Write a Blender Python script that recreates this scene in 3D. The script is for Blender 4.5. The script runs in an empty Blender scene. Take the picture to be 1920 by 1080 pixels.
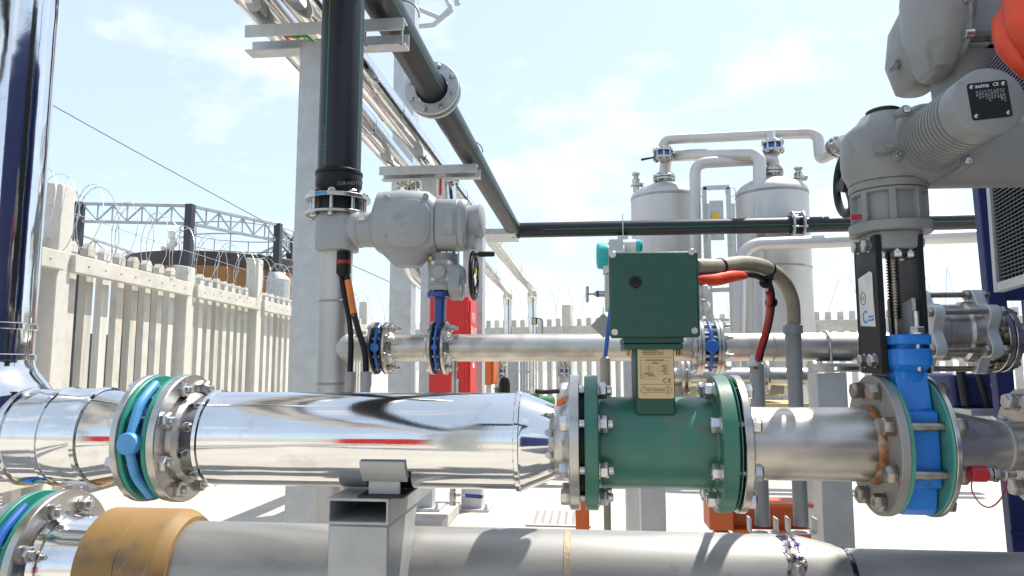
import bpy, bmesh, math, random
from mathutils import Vector, Matrix, Quaternion
random.seed(7)
R_ = math.radians
PI = math.pi
V = Vector
SC = bpy.context.scene
COL = SC.collection

# ------------------------------------------------------------------ camera
FPX = 1350.0
YAW, PITCH = R_(5.88), R_(6.34)
CAM = V((0, 0, 1.2))
fw = V((-math.sin(YAW)*math.cos(PITCH), math.cos(YAW)*math.cos(PITCH), math.sin(PITCH)))
rt = V((math.cos(YAW), math.sin(YAW), 0))
up = rt.cross(fw)
cd = bpy.data.cameras.new("camera"); cam = bpy.data.objects.new("camera", cd); COL.objects.link(cam)
cd.sensor_width = 36; cd.lens = 36*FPX/1920; cd.clip_start = 0.02; cd.clip_end = 3000
M = Matrix((rt, up, -fw)).transposed().to_4x4(); M.translation = CAM
cam.matrix_world = M
SC.camera = cam

# ------------------------------------------------------------------ sky, sun, exposure
SUN_EL, SUN_AZ = R_(61), R_(46)         # azimuth measured from +Y towards +X
w = bpy.data.worlds.new("World"); SC.world = w; w.use_nodes = True
nt = w.node_tree; nt.nodes.clear()
def N(t, **k):
    n = nt.nodes.new(t)
    for a, b in k.items(): setattr(n, a, b)
    return n
sky = N('ShaderNodeTexSky', sky_type='NISHITA'); sky.sun_disc = False
sky.sun_elevation = SUN_EL; sky.sun_rotation = SUN_AZ
sky.air_density = 1.0; sky.dust_density = 1.2; sky.ozone_density = 1.0; sky.altitude = 0
tc = N('ShaderNodeTexCoord'); mp_ = N('ShaderNodeMapping'); mp_.inputs['Scale'].default_value = (1, 1, 1.9)
mp_.inputs['Location'].default_value = (5.2, 4.4, .7)
no = N('ShaderNodeTexNoise'); no.inputs['Scale'].default_value = 3.4; no.inputs['Detail'].default_value = 9; no.inputs['Roughness'].default_value = 0.6
cr = N('ShaderNodeValToRGB'); cr.color_ramp.elements[0].position = 0.53; cr.color_ramp.elements[1].position = 0.70
mx = N('ShaderNodeMix', data_type='RGBA'); bg = N('ShaderNodeBackground'); bg.inputs['Strength'].default_value = 0.135
ow = N('ShaderNodeOutputWorld')
L = nt.links.new
L(tc.outputs['Generated'], mp_.inputs['Vector']); L(mp_.outputs[0], no.inputs['Vector']); L(no.outputs['Fac'], cr.inputs[0])
mu = N('ShaderNodeMath', operation='MULTIPLY'); mu.inputs[1].default_value = 0.62
L(cr.outputs[0], mu.inputs[0]); L(mu.outputs[0], mx.inputs['Factor'])
veil = N('ShaderNodeMix', data_type='RGBA'); veil.inputs['Factor'].default_value = 0.55; veil.inputs['B'].default_value = (4.9, 5.75, 6.75, 1)
L(sky.outputs[0], veil.inputs['A']); L(veil.outputs['Result'], mx.inputs['A']); mx.inputs['B'].default_value = (7.0, 7.0, 7.0, 1)
L(mx.outputs['Result'], bg.inputs['Color']); L(bg.outputs[0], ow.inputs[0])

sd = bpy.data.lights.new("sun", 'SUN'); sd.energy = 4.9; sd.angle = R_(0.5); sd.color = (1, .955, .88)
so = bpy.data.objects.new("sun", sd); COL.objects.link(so)
sv = V((math.sin(SUN_AZ)*math.cos(SUN_EL), math.cos(SUN_AZ)*math.cos(SUN_EL), math.sin(SUN_EL)))
so.rotation_euler = sv.to_track_quat('Z', 'Y').to_euler(); so.location = sv*60
SC.view_settings.view_transform = 'Standard'; SC.view_settings.look = 'None'
SC.view_settings.exposure = 0.60; SC.view_settings.gamma = 1
SC.render.engine = 'CYCLES'
SC.cycles.max_bounces = 8; SC.cycles.glossy_bounces = 6; SC.cycles.diffuse_bounces = 3

# ------------------------------------------------------------------ measuring helpers
def ray(px, py): return fw + rt*((px-960)/FPX) + up*((540-py)/FPX)
def P(px, py, Y):
    d = ray(px, py); return CAM + d*(Y/d.y)
def mp(px, py, Y): return (P(px, py, Y)-CAM).dot(fw)/FPX
def gnd(px, py):
    d = ray(px, py); return CAM + d*(-CAM.z/d.z)
EX, EY, EZ = V((1,0,0)), V((0,1,0)), V((0,0,1))

# ------------------------------------------------------------------ mesh helpers
def basis(ax):
    ax = ax.normalized()
    a = EZ if abs(ax.z) < .9 else EY
    u = a.cross(ax).normalized(); v = ax.cross(u)
    return u, v
class MB:
    def __init__(s): s.v = []; s.f = []; s.m = []; s.mi = 0
    def add(s, vs, fs):
        o = len(s.v); s.v += [V(p) for p in vs]
        for f in fs: s.f.append(tuple(i+o for i in f)); s.m.append(s.mi)
        return s
    def box(s, c, sz, u=EX, v=EY, w=EZ):
        c = V(c); x, y, z = u*(sz[0]/2), v*(sz[1]/2), w*(sz[2]/2)
        return s.add([c-x-y-z, c+x-y-z, c+x+y-z, c-x+y-z, c-x-y+z, c+x-y+z, c+x+y+z, c-x+y+z],
                     [(0,3,2,1),(4,5,6,7),(0,1,5,4),(1,2,6,5),(2,3,7,6),(3,0,4,7)])
    def bb(s, lo, hi):
        lo, hi = V(lo), V(hi)
        return s.box((lo+hi)/2, hi-lo)
    def beam(s, a, b, w, h, upv=EZ):
        a, b = V(a), V(b); d = (b-a); l = d.length; d = d/l
        u = d.cross(upv)
        if u.length < 1e-4: u = d.cross(EY)
        u.normalize(); vv = u.cross(d)
        return s.box((a+b)/2, (l, w, h), d, u, vv)
    def rings(s, rs, capa=True, capb=True, closed=False):
        k = len(rs[0]); vs = [p for r in rs for p in r]; fs = []; n = len(rs)
        for i in range(n if closed else n-1):
            j = (i+1) % n
            for q in range(k):
                q2 = (q+1) % k
                fs.append((i*k+q, i*k+q2, j*k+q2, j*k+q))
        if not closed:
            if capa: fs.append(tuple(range(k-1, -1, -1)))
            if capb: fs.append(tuple((n-1)*k+i for i in range(k)))
        return s.add(vs, fs)
    def lathe(s, o, ax, prof, n=48, capa=True, capb=True, u=None):
        o = V(o); ax = V(ax).normalized()
        if u is None: u, v = basis(ax)
        else: v = ax.cross(u)
        rs = [[o+ax*t+u*(r*math.cos(2*PI*q/n))+v*(r*math.sin(2*PI*q/n)) for q in range(n)] for t, r in prof]
        return s.rings(rs, capa, capb)
    def cyl(s, a, b, r, n=24, r2=None):
        a, b = V(a), V(b); return s.lathe(a, b-a, [(0, r), ((b-a).length, r if r2 is None else r2)], n)
    def disc(s, o, ax, R, t, c=.002, n=64): return s.lathe(o, ax, [(0, R-c), (c, R), (t-c, R), (t, R-c)], n)
    def tube(s, pts, r, n=16, closed=False, stripes=None):
        pts = [V(p) for p in pts]; m = len(pts)
        rr = r if isinstance(r, (list, tuple)) else [r]*m
        tn = []
        for i in range(m):
            if closed: d = pts[(i+1) % m]-pts[i-1]
            else: d = pts[min(i+1, m-1)]-pts[max(i-1, 0)]
            tn.append(d.normalized())
        u, v = basis(tn[0]); rs = []
        for i in range(m):
            if i:
                q = tn[i-1].rotation_difference(tn[i]); u = q @ u
                u = (u-tn[i]*u.dot(tn[i])).normalized()
            v = tn[i].cross(u)
            rs.append([pts[i]+u*(rr[i]*math.cos(2*PI*k/n))+v*(rr[i]*math.sin(2*PI*k/n)) for k in range(n)])
        st = len(s.f)
        s.rings(rs, closed=closed)
        if stripes:
            for i in range(m-1):
                for k in stripes: s.m[st+i*n+(k % n)] = 1
        return s
    def prism(s, poly, o, u, v, dep):
        o, u, v = V(o), V(u), V(v); w_ = u.cross(v)
        a = [o+u*x+v*y for x, y in poly]; b = [p+w_*dep for p in a]
        return s.rings([a, b])
    def hexa(s, o, ax, r, h, ph=0):
        u, v = basis(V(ax)); u2 = u*math.cos(ph)+v*math.sin(ph)
        return s.lathe(o, ax, [(0, r*.94), (h*.1, r), (h*.82, r), (h, r*.86)], 6, u=u2)
    def torus(s, o, ax, R, r, n=40, k=10, a0=0, a1=2*PI):
        u, v = basis(V(ax)); full = abs(a1-a0-2*PI) < 1e-5
        m = n if full else n+1
        return s.tube([V(o)+u*(R*math.cos(a0+(a1-a0)*i/n))+v*(R*math.sin(a0+(a1-a0)*i/n)) for i in range(m)], r, k, closed=full)
    def slo(s, secs, u, v, k=40):
        rs = []
        for c, a, b, n in secs:
            r = []
            for q in range(k):
                t = 2*PI*q/k; ct, st = math.cos(t), math.sin(t)
                r.append(V(c)+u*(a*math.copysign(abs(ct)**(2/n), ct))+v*(b*math.copysign(abs(st)**(2/n), st)))
            rs.append(r)
        return s.rings(rs)
OFF = {}
def mk(name, mb, mat, bevel=0, sharp=32, off=V((0,0,0))):
    me = bpy.data.meshes.new(name)
    me.from_pydata([p-off for p in mb.v], [], mb.f)
    mats = mat if isinstance(mat, (list, tuple)) else [mat]
    for m in mats: me.materials.append(m)
    for p, i in zip(me.polygons, mb.m): p.material_index = i
    bm = bmesh.new(); bm.from_mesh(me); bmesh.ops.recalc_face_normals(bm, faces=bm.faces); bm.to_mesh(me); bm.free()
    me.polygons.foreach_set('use_smooth', [True]*len(me.polygons))
    me.set_sharp_from_angle(angle=R_(sharp))
    o = bpy.data.objects.new(name, me); COL.objects.link(o)
    if bevel:
        b = o.modifiers.new('edges', 'BEVEL'); b.width = bevel; b.segments = 2; b.limit_method = 'ANGLE'; b.angle_limit = R_(40); b.harden_normals = False
    return o
def tag(o, label, cat, group=None):
    o['label'] = label; o['category'] = cat
    if group: o['group'] = group
def thing(name, label, cat, loc, group=None):
    o = bpy.data.objects.new(name, None); COL.objects.link(o); o.location = loc
    o.empty_display_size = .05
    tag(o, label, cat, group); OFF[o] = V(loc); return o
def part(name, mb, mat, par, bevel=0, sharp=32, label=None):
    o = mk(name, mb, mat, bevel, sharp, OFF[par]); o.parent = par; OFF[o] = OFF[par]
    if label: o['label'] = label
    return o
def solo(name, mb, mat, label, cat, loc, group=None, bevel=0, sharp=32):
    o = mk(name, mb, mat, bevel, sharp, V(loc)); o.location = loc; OFF[o] = V(loc)
    tag(o, label, cat, group); return o
def struct(name, mb, mat, kind='structure', **k):
    o = mk(name, mb, mat, **k); o['kind'] = kind; return o
BM = {}
def bolt_me(g, r, hr, hh, ea, eb, mat):
    key = (round(g,4), r, hr, hh, ea, eb, mat.name)
    if key in BM: return BM[key]
    b = MB()
    b.lathe((0,0,-g/2-hh-ea), EZ, [(0, r*.8), (.15*r, r), (g+2*hh+ea+eb-.15*r, r), (g+2*hh+ea+eb, r*.8)], 14)
    for sg in (1, -1):
        b.lathe(V((0,0,sg*g/2)), EZ*sg, [(0, hr*1.12), (.002, hr*1.12)], 20)
        b.hexa(V((0,0,sg*(g/2+.002))), EZ*sg, hr, hh, .3)
    o = mk('bolt', b, mat); me = o.data; bpy.data.objects.remove(o)
    BM[key] = me; return me
def bolts(par, c, ax, pr, n, g, mat, r=.009, hr=.0165, hh=.014, ea=.004, eb=.012, ph=0.0, name='bolt', skip=()):
    me = bolt_me(g, r, hr, hh, ea, eb, mat); ax = V(ax).normalized(); u, v = basis(ax)
    q = ax.to_track_quat('Z', 'Y')
    for i in range(n):
        if i in skip: continue
        a = ph+2*PI*i/n
        o = bpy.data.objects.new(name, me); COL.objects.link(o); o.parent = par
        o.location = V(c)+u*(pr*math.cos(a))+v*(pr*math.sin(a))-OFF[par]
        o.rotation_mode = 'QUATERNION'; o.rotation_quaternion = q @ Quaternion((0,0,1), random.random()*1.0)
def copy_tree(o, dloc, label=None):
    c = o.copy(); COL.objects.link(c); c.location = o.location+V(dloc)
    if label: c['label'] = label
    for ch in o.children:
        k = ch.copy(); COL.objects.link(k); k.parent = c
        for g in ch.children:
            h = g.copy(); COL.objects.link(h); h.parent = k
    return c
def text(par, body, size, o, u, v, mat, name='lettering', align='LEFT', depth=.0004, squash=1.0):
    cu = bpy.data.curves.new(name, 'FONT'); cu.body = body; cu.size = size; cu.align_x = align; cu.extrude = depth; cu.resolution_u = 3
    t = bpy.data.objects.new(name, cu); COL.objects.link(t)
    dg = bpy.context.evaluated_depsgraph_get(); me = bpy.data.meshes.new_from_object(t.evaluated_get(dg))
    bpy.data.objects.remove(t)
    u, v = V(u).normalized(), V(v).normalized(); w_ = u.cross(v); off = OFF[par]
    for p in me.vertices:
        c = p.co; p.co = V(o)+u*(c.x*squash)+v*c.y+w_*c.z-off
    me.name = name; me.materials.clear(); me.materials.append(mat)
    ob = bpy.data.objects.new(name, me); COL.objects.link(ob); ob.parent = par; return ob
def bez(pts, n=10):
    """smooth curve through points (Catmull-Rom)"""
    pts = [V(p) for p in pts]; out = []
    q = [pts[0]*2-pts[1]]+pts+[pts[-1]*2-pts[-2]]
    for i in range(1, len(q)-2):
        p0, p1, p2, p3 = q[i-1:i+3]
        for k in range(n):
            t = k/n
            out.append(.5*((2*p1)+(p2-p0)*t+(2*p0-5*p1+4*p2-p3)*t*t+(3*p1-p0-3*p2+p3)*t**3))
    out.append(pts[-1]); return out
def bend(pts, r, n=8):
    """polyline with rounded corners of radius r"""
    pts = [V(p) for p in pts]; out = [pts[0]]
    for i in range(1, len(pts)-1):
        a, b, c = pts[i-1], pts[i], pts[i+1]
        d1 = (a-b).normalized(); d2 = (c-b).normalized(); ang = d1.angle(d2); t = min(r/math.tan(ang/2), (a-b).length*.49, (c-b).length*.49)
        s, e = b+d1*t, b+d2*t
        for k in range(n+1):
            x = k/n; out.append(s*(1-x)**2+b*2*x*(1-x)+e*x*x)
    out.append(pts[-1]); return out

# ------------------------------------------------------------------ materials
def mat(name, c1, c2=None, rough=.5, metal=0.0, sc=8, con=(.35,.65), bump=0, bs=80, rv=.1, st=(1,1,1), det=8, coat=0, spots=None, dist=0, wav=None, spec=.5, aniso=0):
    m = bpy.data.materials.new(name); m.use_nodes = True; t = m.node_tree; b = t.nodes['Principled BSDF']
    b.inputs['Metallic'].default_value = metal; b.inputs['Specular IOR Level'].default_value = spec
    b.inputs['Coat Weight'].default_value = coat; b.inputs['Coat Roughness'].default_value = .15
    if aniso: b.inputs['Anisotropic'].default_value = aniso
    l = t.links.new; nn = t.nodes.new
    tcn = nn('ShaderNodeTexCoord'); mpn = nn('ShaderNodeMapping'); mpn.inputs['Scale'].default_value = st
    l(tcn.outputs['Object'], mpn.inputs['Vector'])
    n1 = nn('ShaderNodeTexNoise'); n1.inputs['Scale'].default_value = sc; n1.inputs['Detail'].default_value = det; n1.inputs['Distortion'].default_value = dist
    l(mpn.outputs[0], n1.inputs['Vector'])
    r1 = nn('ShaderNodeValToRGB'); r1.color_ramp.elements[0].position = con[0]; r1.color_ramp.elements[1].position = con[1]
    c2 = c2 or tuple(x*.8 for x in c1)
    r1.color_ramp.elements[0].color = (*c2, 1); r1.color_ramp.elements[1].color = (*c1, 1)
    l(n1.outputs['Fac'], r1.inputs[0]); colo = r1.outputs[0]
    if spots:
        col, thr, ssc = spots[:3]
        n3 = nn('ShaderNodeTexNoise'); n3.inputs['Scale'].default_value = ssc; n3.inputs['Detail'].default_value = 5; l(tcn.outputs['Object'], n3.inputs['Vector'])
        r3 = nn('ShaderNodeValToRGB'); r3.color_ramp.elements[0].position = thr; r3.color_ramp.elements[1].position = thr+.1
        mxx = nn('ShaderNodeMix'); mxx.data_type = 'RGBA'; l(n3.outputs['Fac'], r3.inputs[0]); 
        mm = nn('ShaderNodeMath'); mm.operation = 'MULTIPLY'; mm.inputs[1].default_value = spots[3] if len(spots) > 3 else .8
        l(r3.outputs[0], mm.inputs[0]); l(mm.outputs[0], mxx.inputs['Factor'])
        l(colo, mxx.inputs['A']); mxx.inputs['B'].default_value = (*col, 1); colo = mxx.outputs['Result']
    l(colo, b.inputs['Base Color'])
    rr = nn('ShaderNodeMapRange'); rr.inputs['To Min'].default_value = max(.02, rough-rv); rr.inputs['To Max'].default_value = rough+rv
    l(n1.outputs['Fac'], rr.inputs['Value']); l(rr.outputs[0], b.inputs['Roughness'])
    nrm = None
    if wav:
        nw = nn('ShaderNodeTexNoise'); nw.inputs['Scale'].default_value = wav[1]; nw.inputs['Detail'].default_value = 1.5
        mw = nn('ShaderNodeMapping'); mw.inputs['Scale'].default_value = wav[2] if len(wav) > 2 else (1,1,1)
        l(tcn.outputs['Object'], mw.inputs['Vector']); l(mw.outputs[0], nw.inputs['Vector'])
        bw = nn('ShaderNodeBump'); bw.inputs['Strength'].default_value = wav[0]; bw.inputs['Distance'].default_value = .01
        l(nw.outputs['Fac'], bw.inputs['Height']); nrm = bw.outputs[0]; l(nrm, b.inputs['Normal'])
    if bump:
        n2 = nn('ShaderNodeTexNoise'); n2.inputs['Scale'].default_value = bs; n2.inputs['Detail'].default_value = 4
        l(mpn.outputs[0], n2.inputs['Vector'])
        bu = nn('ShaderNodeBump'); bu.inputs['Strength'].default_value = bump; bu.inputs['Distance'].default_value = .004
        l(n2.outputs['Fac'], bu.inputs['Height'])
        if nrm: l(nrm, bu.inputs['Normal'])
        l(bu.outputs[0], b.inputs['Normal'])
    return m
CHROME = mat('polished_cladding', (.76,.765,.765), (.70,.695,.68), rough=.075, metal=1, sc=9, rv=.045, wav=(.22, 8, (.6,1,1)), spots=((.54,.51,.47), .60, 14, .4), bump=.012, bs=260)
STEEL = mat('stainless_pipe', (.58,.55,.505), (.37,.35,.315), rough=.37, metal=1, sc=9, con=(.40,.60), rv=.10, bump=.04, bs=120, st=(.5,1,1), dist=.6, spots=((.33,.31,.285), .60, 10, .55))
DULL = mat('dull_stainless_pipe', (.37,.362,.345), (.245,.24,.23), con=(.36,.64), rough=.5, metal=.5, sc=5, rv=.1, st=(.35,1.6,1.6), bump=.04, bs=150, dist=.8, spots=((.20,.19,.175), .63, 16, .5))
FLSTEEL = mat('machined_flange', (.52,.505,.475), (.41,.395,.365), rough=.27, metal=1, sc=16, rv=.06, bump=.03, bs=200)
BOLT = mat('zinc_bolt', (.60,.60,.60), (.44,.43,.41), rough=.3, metal=1, sc=40, rv=.1)
BOLTB = mat('brown_bolt', (.42,.385,.34), (.30,.26,.22), rough=.36, metal=1, sc=50, rv=.1)
GALV = mat('galvanised_steel', (.53,.555,.56), (.45,.475,.485), rough=.5, metal=.55, sc=14, con=(.35,.65), rv=.06, bump=.05, bs=50, det=10, spots=((.62,.63,.63), .62, 60, .25))
GALVR = mat('rough_galvanised', (.47,.49,.485), (.37,.38,.375), rough=.55, metal=.5, sc=9, rv=.1, bump=.12, bs=70, spots=((.30,.27,.21), .68, 14, .5))
HDPE = [mat('black_plastic_pipe', (.012,.0145,.019), (.008,.009,.012), rough=.37, sc=20, rv=.06, spec=.4, bump=.02, bs=60), mat('green_stripe', (.012,.16,.075), rough=.4)]
BLACKP = mat('black_plastic', (.009,.0095,.011), rough=.42, sc=20, rv=.06, spec=.28)
RUBBER = mat('black_rubber', (.012,.012,.013), rough=.6, sc=30)
CAST = mat('grey_painted_casting', (.325,.345,.35), (.30,.315,.318), rough=.44, sc=5, rv=.07, bump=.07, bs=260, spots=((.17,.155,.13), .62, 12, .45))
CASTD = mat('grey_painted_motor_casting', (.235,.245,.245), (.205,.213,.21), rough=.44, sc=6, rv=.08, bump=.08, bs=300, spots=((.12,.105,.085), .61, 14, .5))
GREEN = mat('green_meter_paint', (.042,.175,.122), (.033,.138,.097), rough=.38, sc=9, rv=.10, bump=.045, bs=130, coat=.1, spots=((.125,.125,.095), .555, 15, .55))
GREENB = mat('green_textured_box', (.011,.072,.048), (.009,.063,.042), rough=.48, sc=30, rv=.05, bump=.14, bs=420)
TEAL = mat('teal_gasket', (.02,.26,.19), (.016,.20,.15), rough=.45, sc=20)
TEALP = mat('teal_worn_coating', (.09,.33,.255), (.06,.25,.19), rough=.5, sc=18, spots=((.25,.27,.22), .66, 30, .5))
BLUEV = mat('bright_blue_epoxy', (.01,.19,.62), (.008,.15,.53), rough=.36, sc=14, rv=.10, bump=.16, bs=45, coat=.2, spots=((.03,.06,.12), .60, 22, .6))
BLUEL = mat('light_blue_cast', (.09,.33,.62), (.07,.28,.55), rough=.45, sc=40, bump=.1, bs=90)
BLUED = mat('dark_blue_epoxy', (.012,.055,.26), (.01,.043,.21), rough=.36, sc=20, bump=.05, bs=60, coat=.2)
BLUEM = mat('mid_blue_epoxy', (.025,.13,.45), (.02,.11,.4), rough=.4, sc=20)
NAVY = mat('navy_machine_paint', (.018,.028,.125), (.014,.022,.10), rough=.42, sc=4, rv=.08, bump=.02, bs=40)
RED = mat('red_cabinet_paint', (.62,.022,.018), (.56,.02,.016), rough=.4, sc=6)
REDCAP = mat('red_plastic', (.40,.012,.016), rough=.35, sc=20)
ORANGE = mat('orange_cover', (.74,.07,.02), (.56,.04,.012), rough=.45, sc=16, bump=.5, bs=34)
ORANGEP = mat('orange_frame_paint', (.66,.13,.025), (.58,.11,.02), rough=.45, sc=8)
ORCABLE = mat('orange_cable', (.78,.20,.03), rough=.45)
YELLOW = mat('yellow_foam_block', (.30,.18,.062), (.225,.125,.038), rough=.62, sc=5, con=(.3,.7), rv=.06, bump=.05, bs=60, st=(1.5,1,1), spots=((.13,.115,.085), .57, 10, .65))
CONC = mat('fence_concrete', (.56,.535,.48), (.47,.445,.39), rough=.9, sc=6, rv=.04, bump=.25, bs=110, spots=((.38,.35,.29), .66, 4, .5))
CONCB = mat('weathered_fence_concrete', (.52,.495,.44), (.40,.375,.315), rough=.92, sc=5, rv=.04, bump=.3, bs=90, st=(3,3,.35), spots=((.33,.30,.245), .62, 5, .5))
CONCY = mat('pale_fence_concrete', (.61,.59,.54), (.52,.495,.445), rough=.9, sc=7, rv=.04, bump=.25, bs=120, st=(2,2,.4), spots=((.42,.39,.33), .67, 8, .5))
CONCR = mat('rough_fence_concrete', (.57,.55,.495), (.53,.51,.455), rough=.92, sc=14, rv=.04, bump=.7, bs=60, spots=((.36,.34,.30), .66, 6, .5))
PAD = mat('plinth_concrete', (.50,.485,.455), (.40,.39,.365), rough=.9, sc=12, bump=.2)
WHITEP = mat('white_plastic', (.72,.72,.69), rough=.45)
LABELW = mat('white_label', (.74,.74,.72), (.62,.62,.59), rough=.5, sc=30)
INK = mat('black_ink', (.015,.015,.015), rough=.5)
WHITEI = mat('white_ink', (.72,.72,.72), rough=.5)
GREYI = mat('grey_ink', (.36,.38,.40), rough=.5)
PALEI = mat('pale_ink', (.16,.17,.18), rough=.5)
PLATE = mat('brass_plate', (.60,.46,.24), (.56,.43,.225), rough=.42, sc=6, metal=.1)
FLEX = mat('grey_flexible_conduit', (.32,.285,.225), (.26,.23,.18), rough=.5, sc=30)
PVC = mat('grey_conduit', (.29,.305,.32), (.235,.25,.265), rough=.42, sc=14)
RUST = mat('rusty_weld', (.36,.33,.28), (.30,.13,.05), rough=.5, metal=.6, sc=26, con=(.46,.58), bump=.6, bs=90)
WELDT = mat('tan_weld', (.44,.335,.23), (.36,.27,.19), rough=.55, metal=.5, sc=40, bump=.3, bs=120)
WELDB = mat('blued_weld', (.40,.36,.34), (.03,.025,.06), rough=.32, metal=.9, sc=32, con=(.4,.62), bump=.8, bs=90, dist=1)
VESS = mat('pickled_vessel_steel', (.56,.553,.535), (.47,.462,.445), rough=.5, metal=.7, sc=2.2, rv=.06, st=(1,1,.5), dist=.5)
TRUSS = mat('grey_truss_steel', (.36,.385,.41), rough=.5, metal=.2, sc=4)
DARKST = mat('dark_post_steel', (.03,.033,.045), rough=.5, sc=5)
TANKD = mat('dark_tank_band', (.055,.04,.035), (.03,.023,.022), rough=.55, sc=1.2, spots=((.13,.03,.025), .58, .6, .6))
TANKO = mat('ochre_tank_shell', (.31,.155,.06), (.23,.11,.042), rough=.7, sc=1.5)
MESHB = mat('black_radiator_fins', (.02,.02,.022), rough=.4, metal=.3)
BRASS = mat('brass', (.55,.36,.14), rough=.35, metal=1)
YELSIGN = mat('yellow_sign', (.75,.5,.02), rough=.5)
TURQ = mat('turquoise_cap', (.03,.42,.42), (.025,.36,.36), rough=.4, sc=20)
BEIGE = mat('beige_casting', (.55,.52,.46), rough=.5)
PUMPG = mat('pump_green', (.06,.22,.09), rough=.45)
GROUND = mat('concrete_slab', (.49,.46,.41), (.43,.40,.35), rough=.88, sc=1.3, rv=.05, bump=.05, bs=30, spots=((.31,.295,.265), .58, .9, .6))
WIREM = mat('razor_wire_steel', (.55,.56,.56), rough=.45, metal=.6)
CABLE = mat('overhead_cable', (.10,.11,.12), rough=.6)
ARROWRED = mat('red_ink', (.60,.02,.03), rough=.5)
BLUEINK = mat('blue_ink', (.02,.28,.70), rough=.5)

# ================================================================== GROUND
g = MB(); g.box((0, 60, -.25), (500, 400, .5))
struct('ground', g, GROUND)
# slab joints as thin dark grooves (sheets just above the slab)
JOINT = mat('slab_joint', (.30,.29,.27), rough=.9)
g = MB()
for x in (-6, -2): g.box((x+.35, 8, .004), (.006, 24, .001))
for y in (3.1, 6.9, 10.7): g.box((0, y, .006), (24, .006, .001))
struct('slab_joints', g, JOINT)

# ================================================================== FRONT PIPE RUN
Y0 = 1.55
ZC = P(1235, 829, Y0).z
YN = Y0-.139
def nx(px): return P(px, 829, YN).x            # near rim of a flange seen at px
def cx(px): return P(px, 829, Y0).x
def A(px, py, Y=Y0): return P(px, py, Y)
RF = .139
def C0(x, y=Y0, z=None): return V((x, y, ZC if z is None else z))

# ---- left riser + horizontal insulated run
xr = P(-47, 820, Y0).x
RI = .1045
T = thing('insulated_riser', 'polished metal clad riser and short horizontal run at the left edge of the photo', 'pipe', (xr, Y0, 0))
b = MB()
ztop = 3.4
b.lathe((xr, Y0, ZC+.155), EZ, [(0, RI*.99), (ztop-ZC, RI*.99)], 72)
part('riser_cladding', b, CHROME, T)
for zz in (.178, .25):
    b = MB(); b.lathe((xr, Y0, ZC+zz), EZ, [(-.008, RI), (-.006, RI+.0035), (.006, RI+.0035), (.008, RI)], 72, False, False)
    part('seam_band', b, CHROME, T)
b = MB()
b.lathe((xr, Y0, ZC+.02), EZ, [(0, RI*1.5), (.06, RI*1.46), (.085, RI*1.38), (.105, RI*1.26), (.122, RI*1.13), (.138, RI*1.04), (.158, RI)], 72)
part('tee_cladding', b, CHROME, T)
x1 = cx(100)
b = MB()
xl = xr-.5
b.lathe(C0(xl), EX, [(0, RI), (cx(62)-xl-.002, RI)], 72)
b.lathe(C0(cx(62)), EX, [(0, RI+.001), (cx(128)-cx(62), RI+.001)], 72)
part('run_cladding', b, CHROME, T)
b = MB()
xe = nx(203)
b.lathe(C0(cx(128)), EX, [(0, RI+.003), (cx(196)-cx(128), RI+.002), (cx(200)-cx(128), RI), (xe-.012-cx(128), .089)], 72)
part('end_cone', b, CHROME, T)
for x in (cx(62), cx(128), cx(196)):
    b = MB(); b.lathe(C0(x), EX, [(-.007, RI+.001), (-.005, RI+.0058), (.005, RI+.0058), (.007, RI+.001)], 72, False, False)
    part('bead', b, CHROME, T)
b = MB(); b.disc(C0(xe), EX, RF, nx(216)-xe); b.cyl(C0(xe-.05), C0(xe), .085, 48)
part('flange', b, FLSTEEL, T)

# ---- butterfly valve between the two left flanges
def butterfly(xa, xb, y, z, rb, R, par_mats, name, label, axdir, cover, cr, gasket, tb, nb, bl, group, stud=BOLTB, ph=.39, gap_t=.0012):
    """wafer valve between planes xa..xb on an X axis pipe"""
    body_m, cov_m = par_mats
    T = thing(name, label, 'valve', (xa, y, z), group)
    c = V((xa, y, z)); g = xb-xa
    t = g*.17
    b = MB(); b.disc(c+EX*.0005, EX, R*.985, t, .0015); part('gasket_plate', b, gasket, T)
    b = MB(); b.disc(c+EX*(g-t-.0005), EX, R*.985, t, .0015); part('gasket_plate', b, gasket, T)
    b = MB(); b.lathe(c+EX*(t+.0008), EX, [(0, rb), (.15*g, rb*.97), (g-2*t-.0016-.15*g, rb*.97), (g-2*t-.0016, rb)], 56)
    part('body', b, body_m, T)
    # cast rib and round cover facing the camera
    b = MB()
    m = xa+g*.5
    pts = [V((m, y-R*.42, z+R*.86)), V((m, y-R*.80, z+R*.55)), V((m, y-R*.99, z+cr*.7))]
    b.tube(bez(pts, 6), [tb]*13, 10); part('rib', b, cov_m, T); b = MB()
    pts = [V((m, y-R*.99, z-cr*.7)), V((m, y-R*.80, z-R*.50)), V((m, y-R*.42, z-R*.84))]
    b.tube(bez(pts, 6), [tb]*13, 10)
    part('rib', b, cov_m, T)
    b = MB(); cc = V((m, y-R*1.09, z)); b.lathe(cc, EY, [(0, cr*.93), (.003, cr), (.016, cr), (.02, cr*.8), (R*.4, cr*.7)], 36)
    part('bearing_cover', b, cov_m, T)
    return T, c+EX*(g/2), g
xa, xb = nx(216), nx(271)
T, cc, gg = butterfly(xa, xb, Y0, ZC, .098, RF, (BLUED, BLUEL), 'butterfly_valve',
    'light blue wafer valve with round cover between teal gaskets on the shiny clad front pipe', EX, True, .0225, TEAL, .0095, 8, 0, 'butterfly valves')
bolts(T, cc, EX, .115, 8, gg+.034, BOLT, r=.0085, hr=.0175, hh=.015, ea=.006, eb=.012, ph=PI/8)

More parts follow.
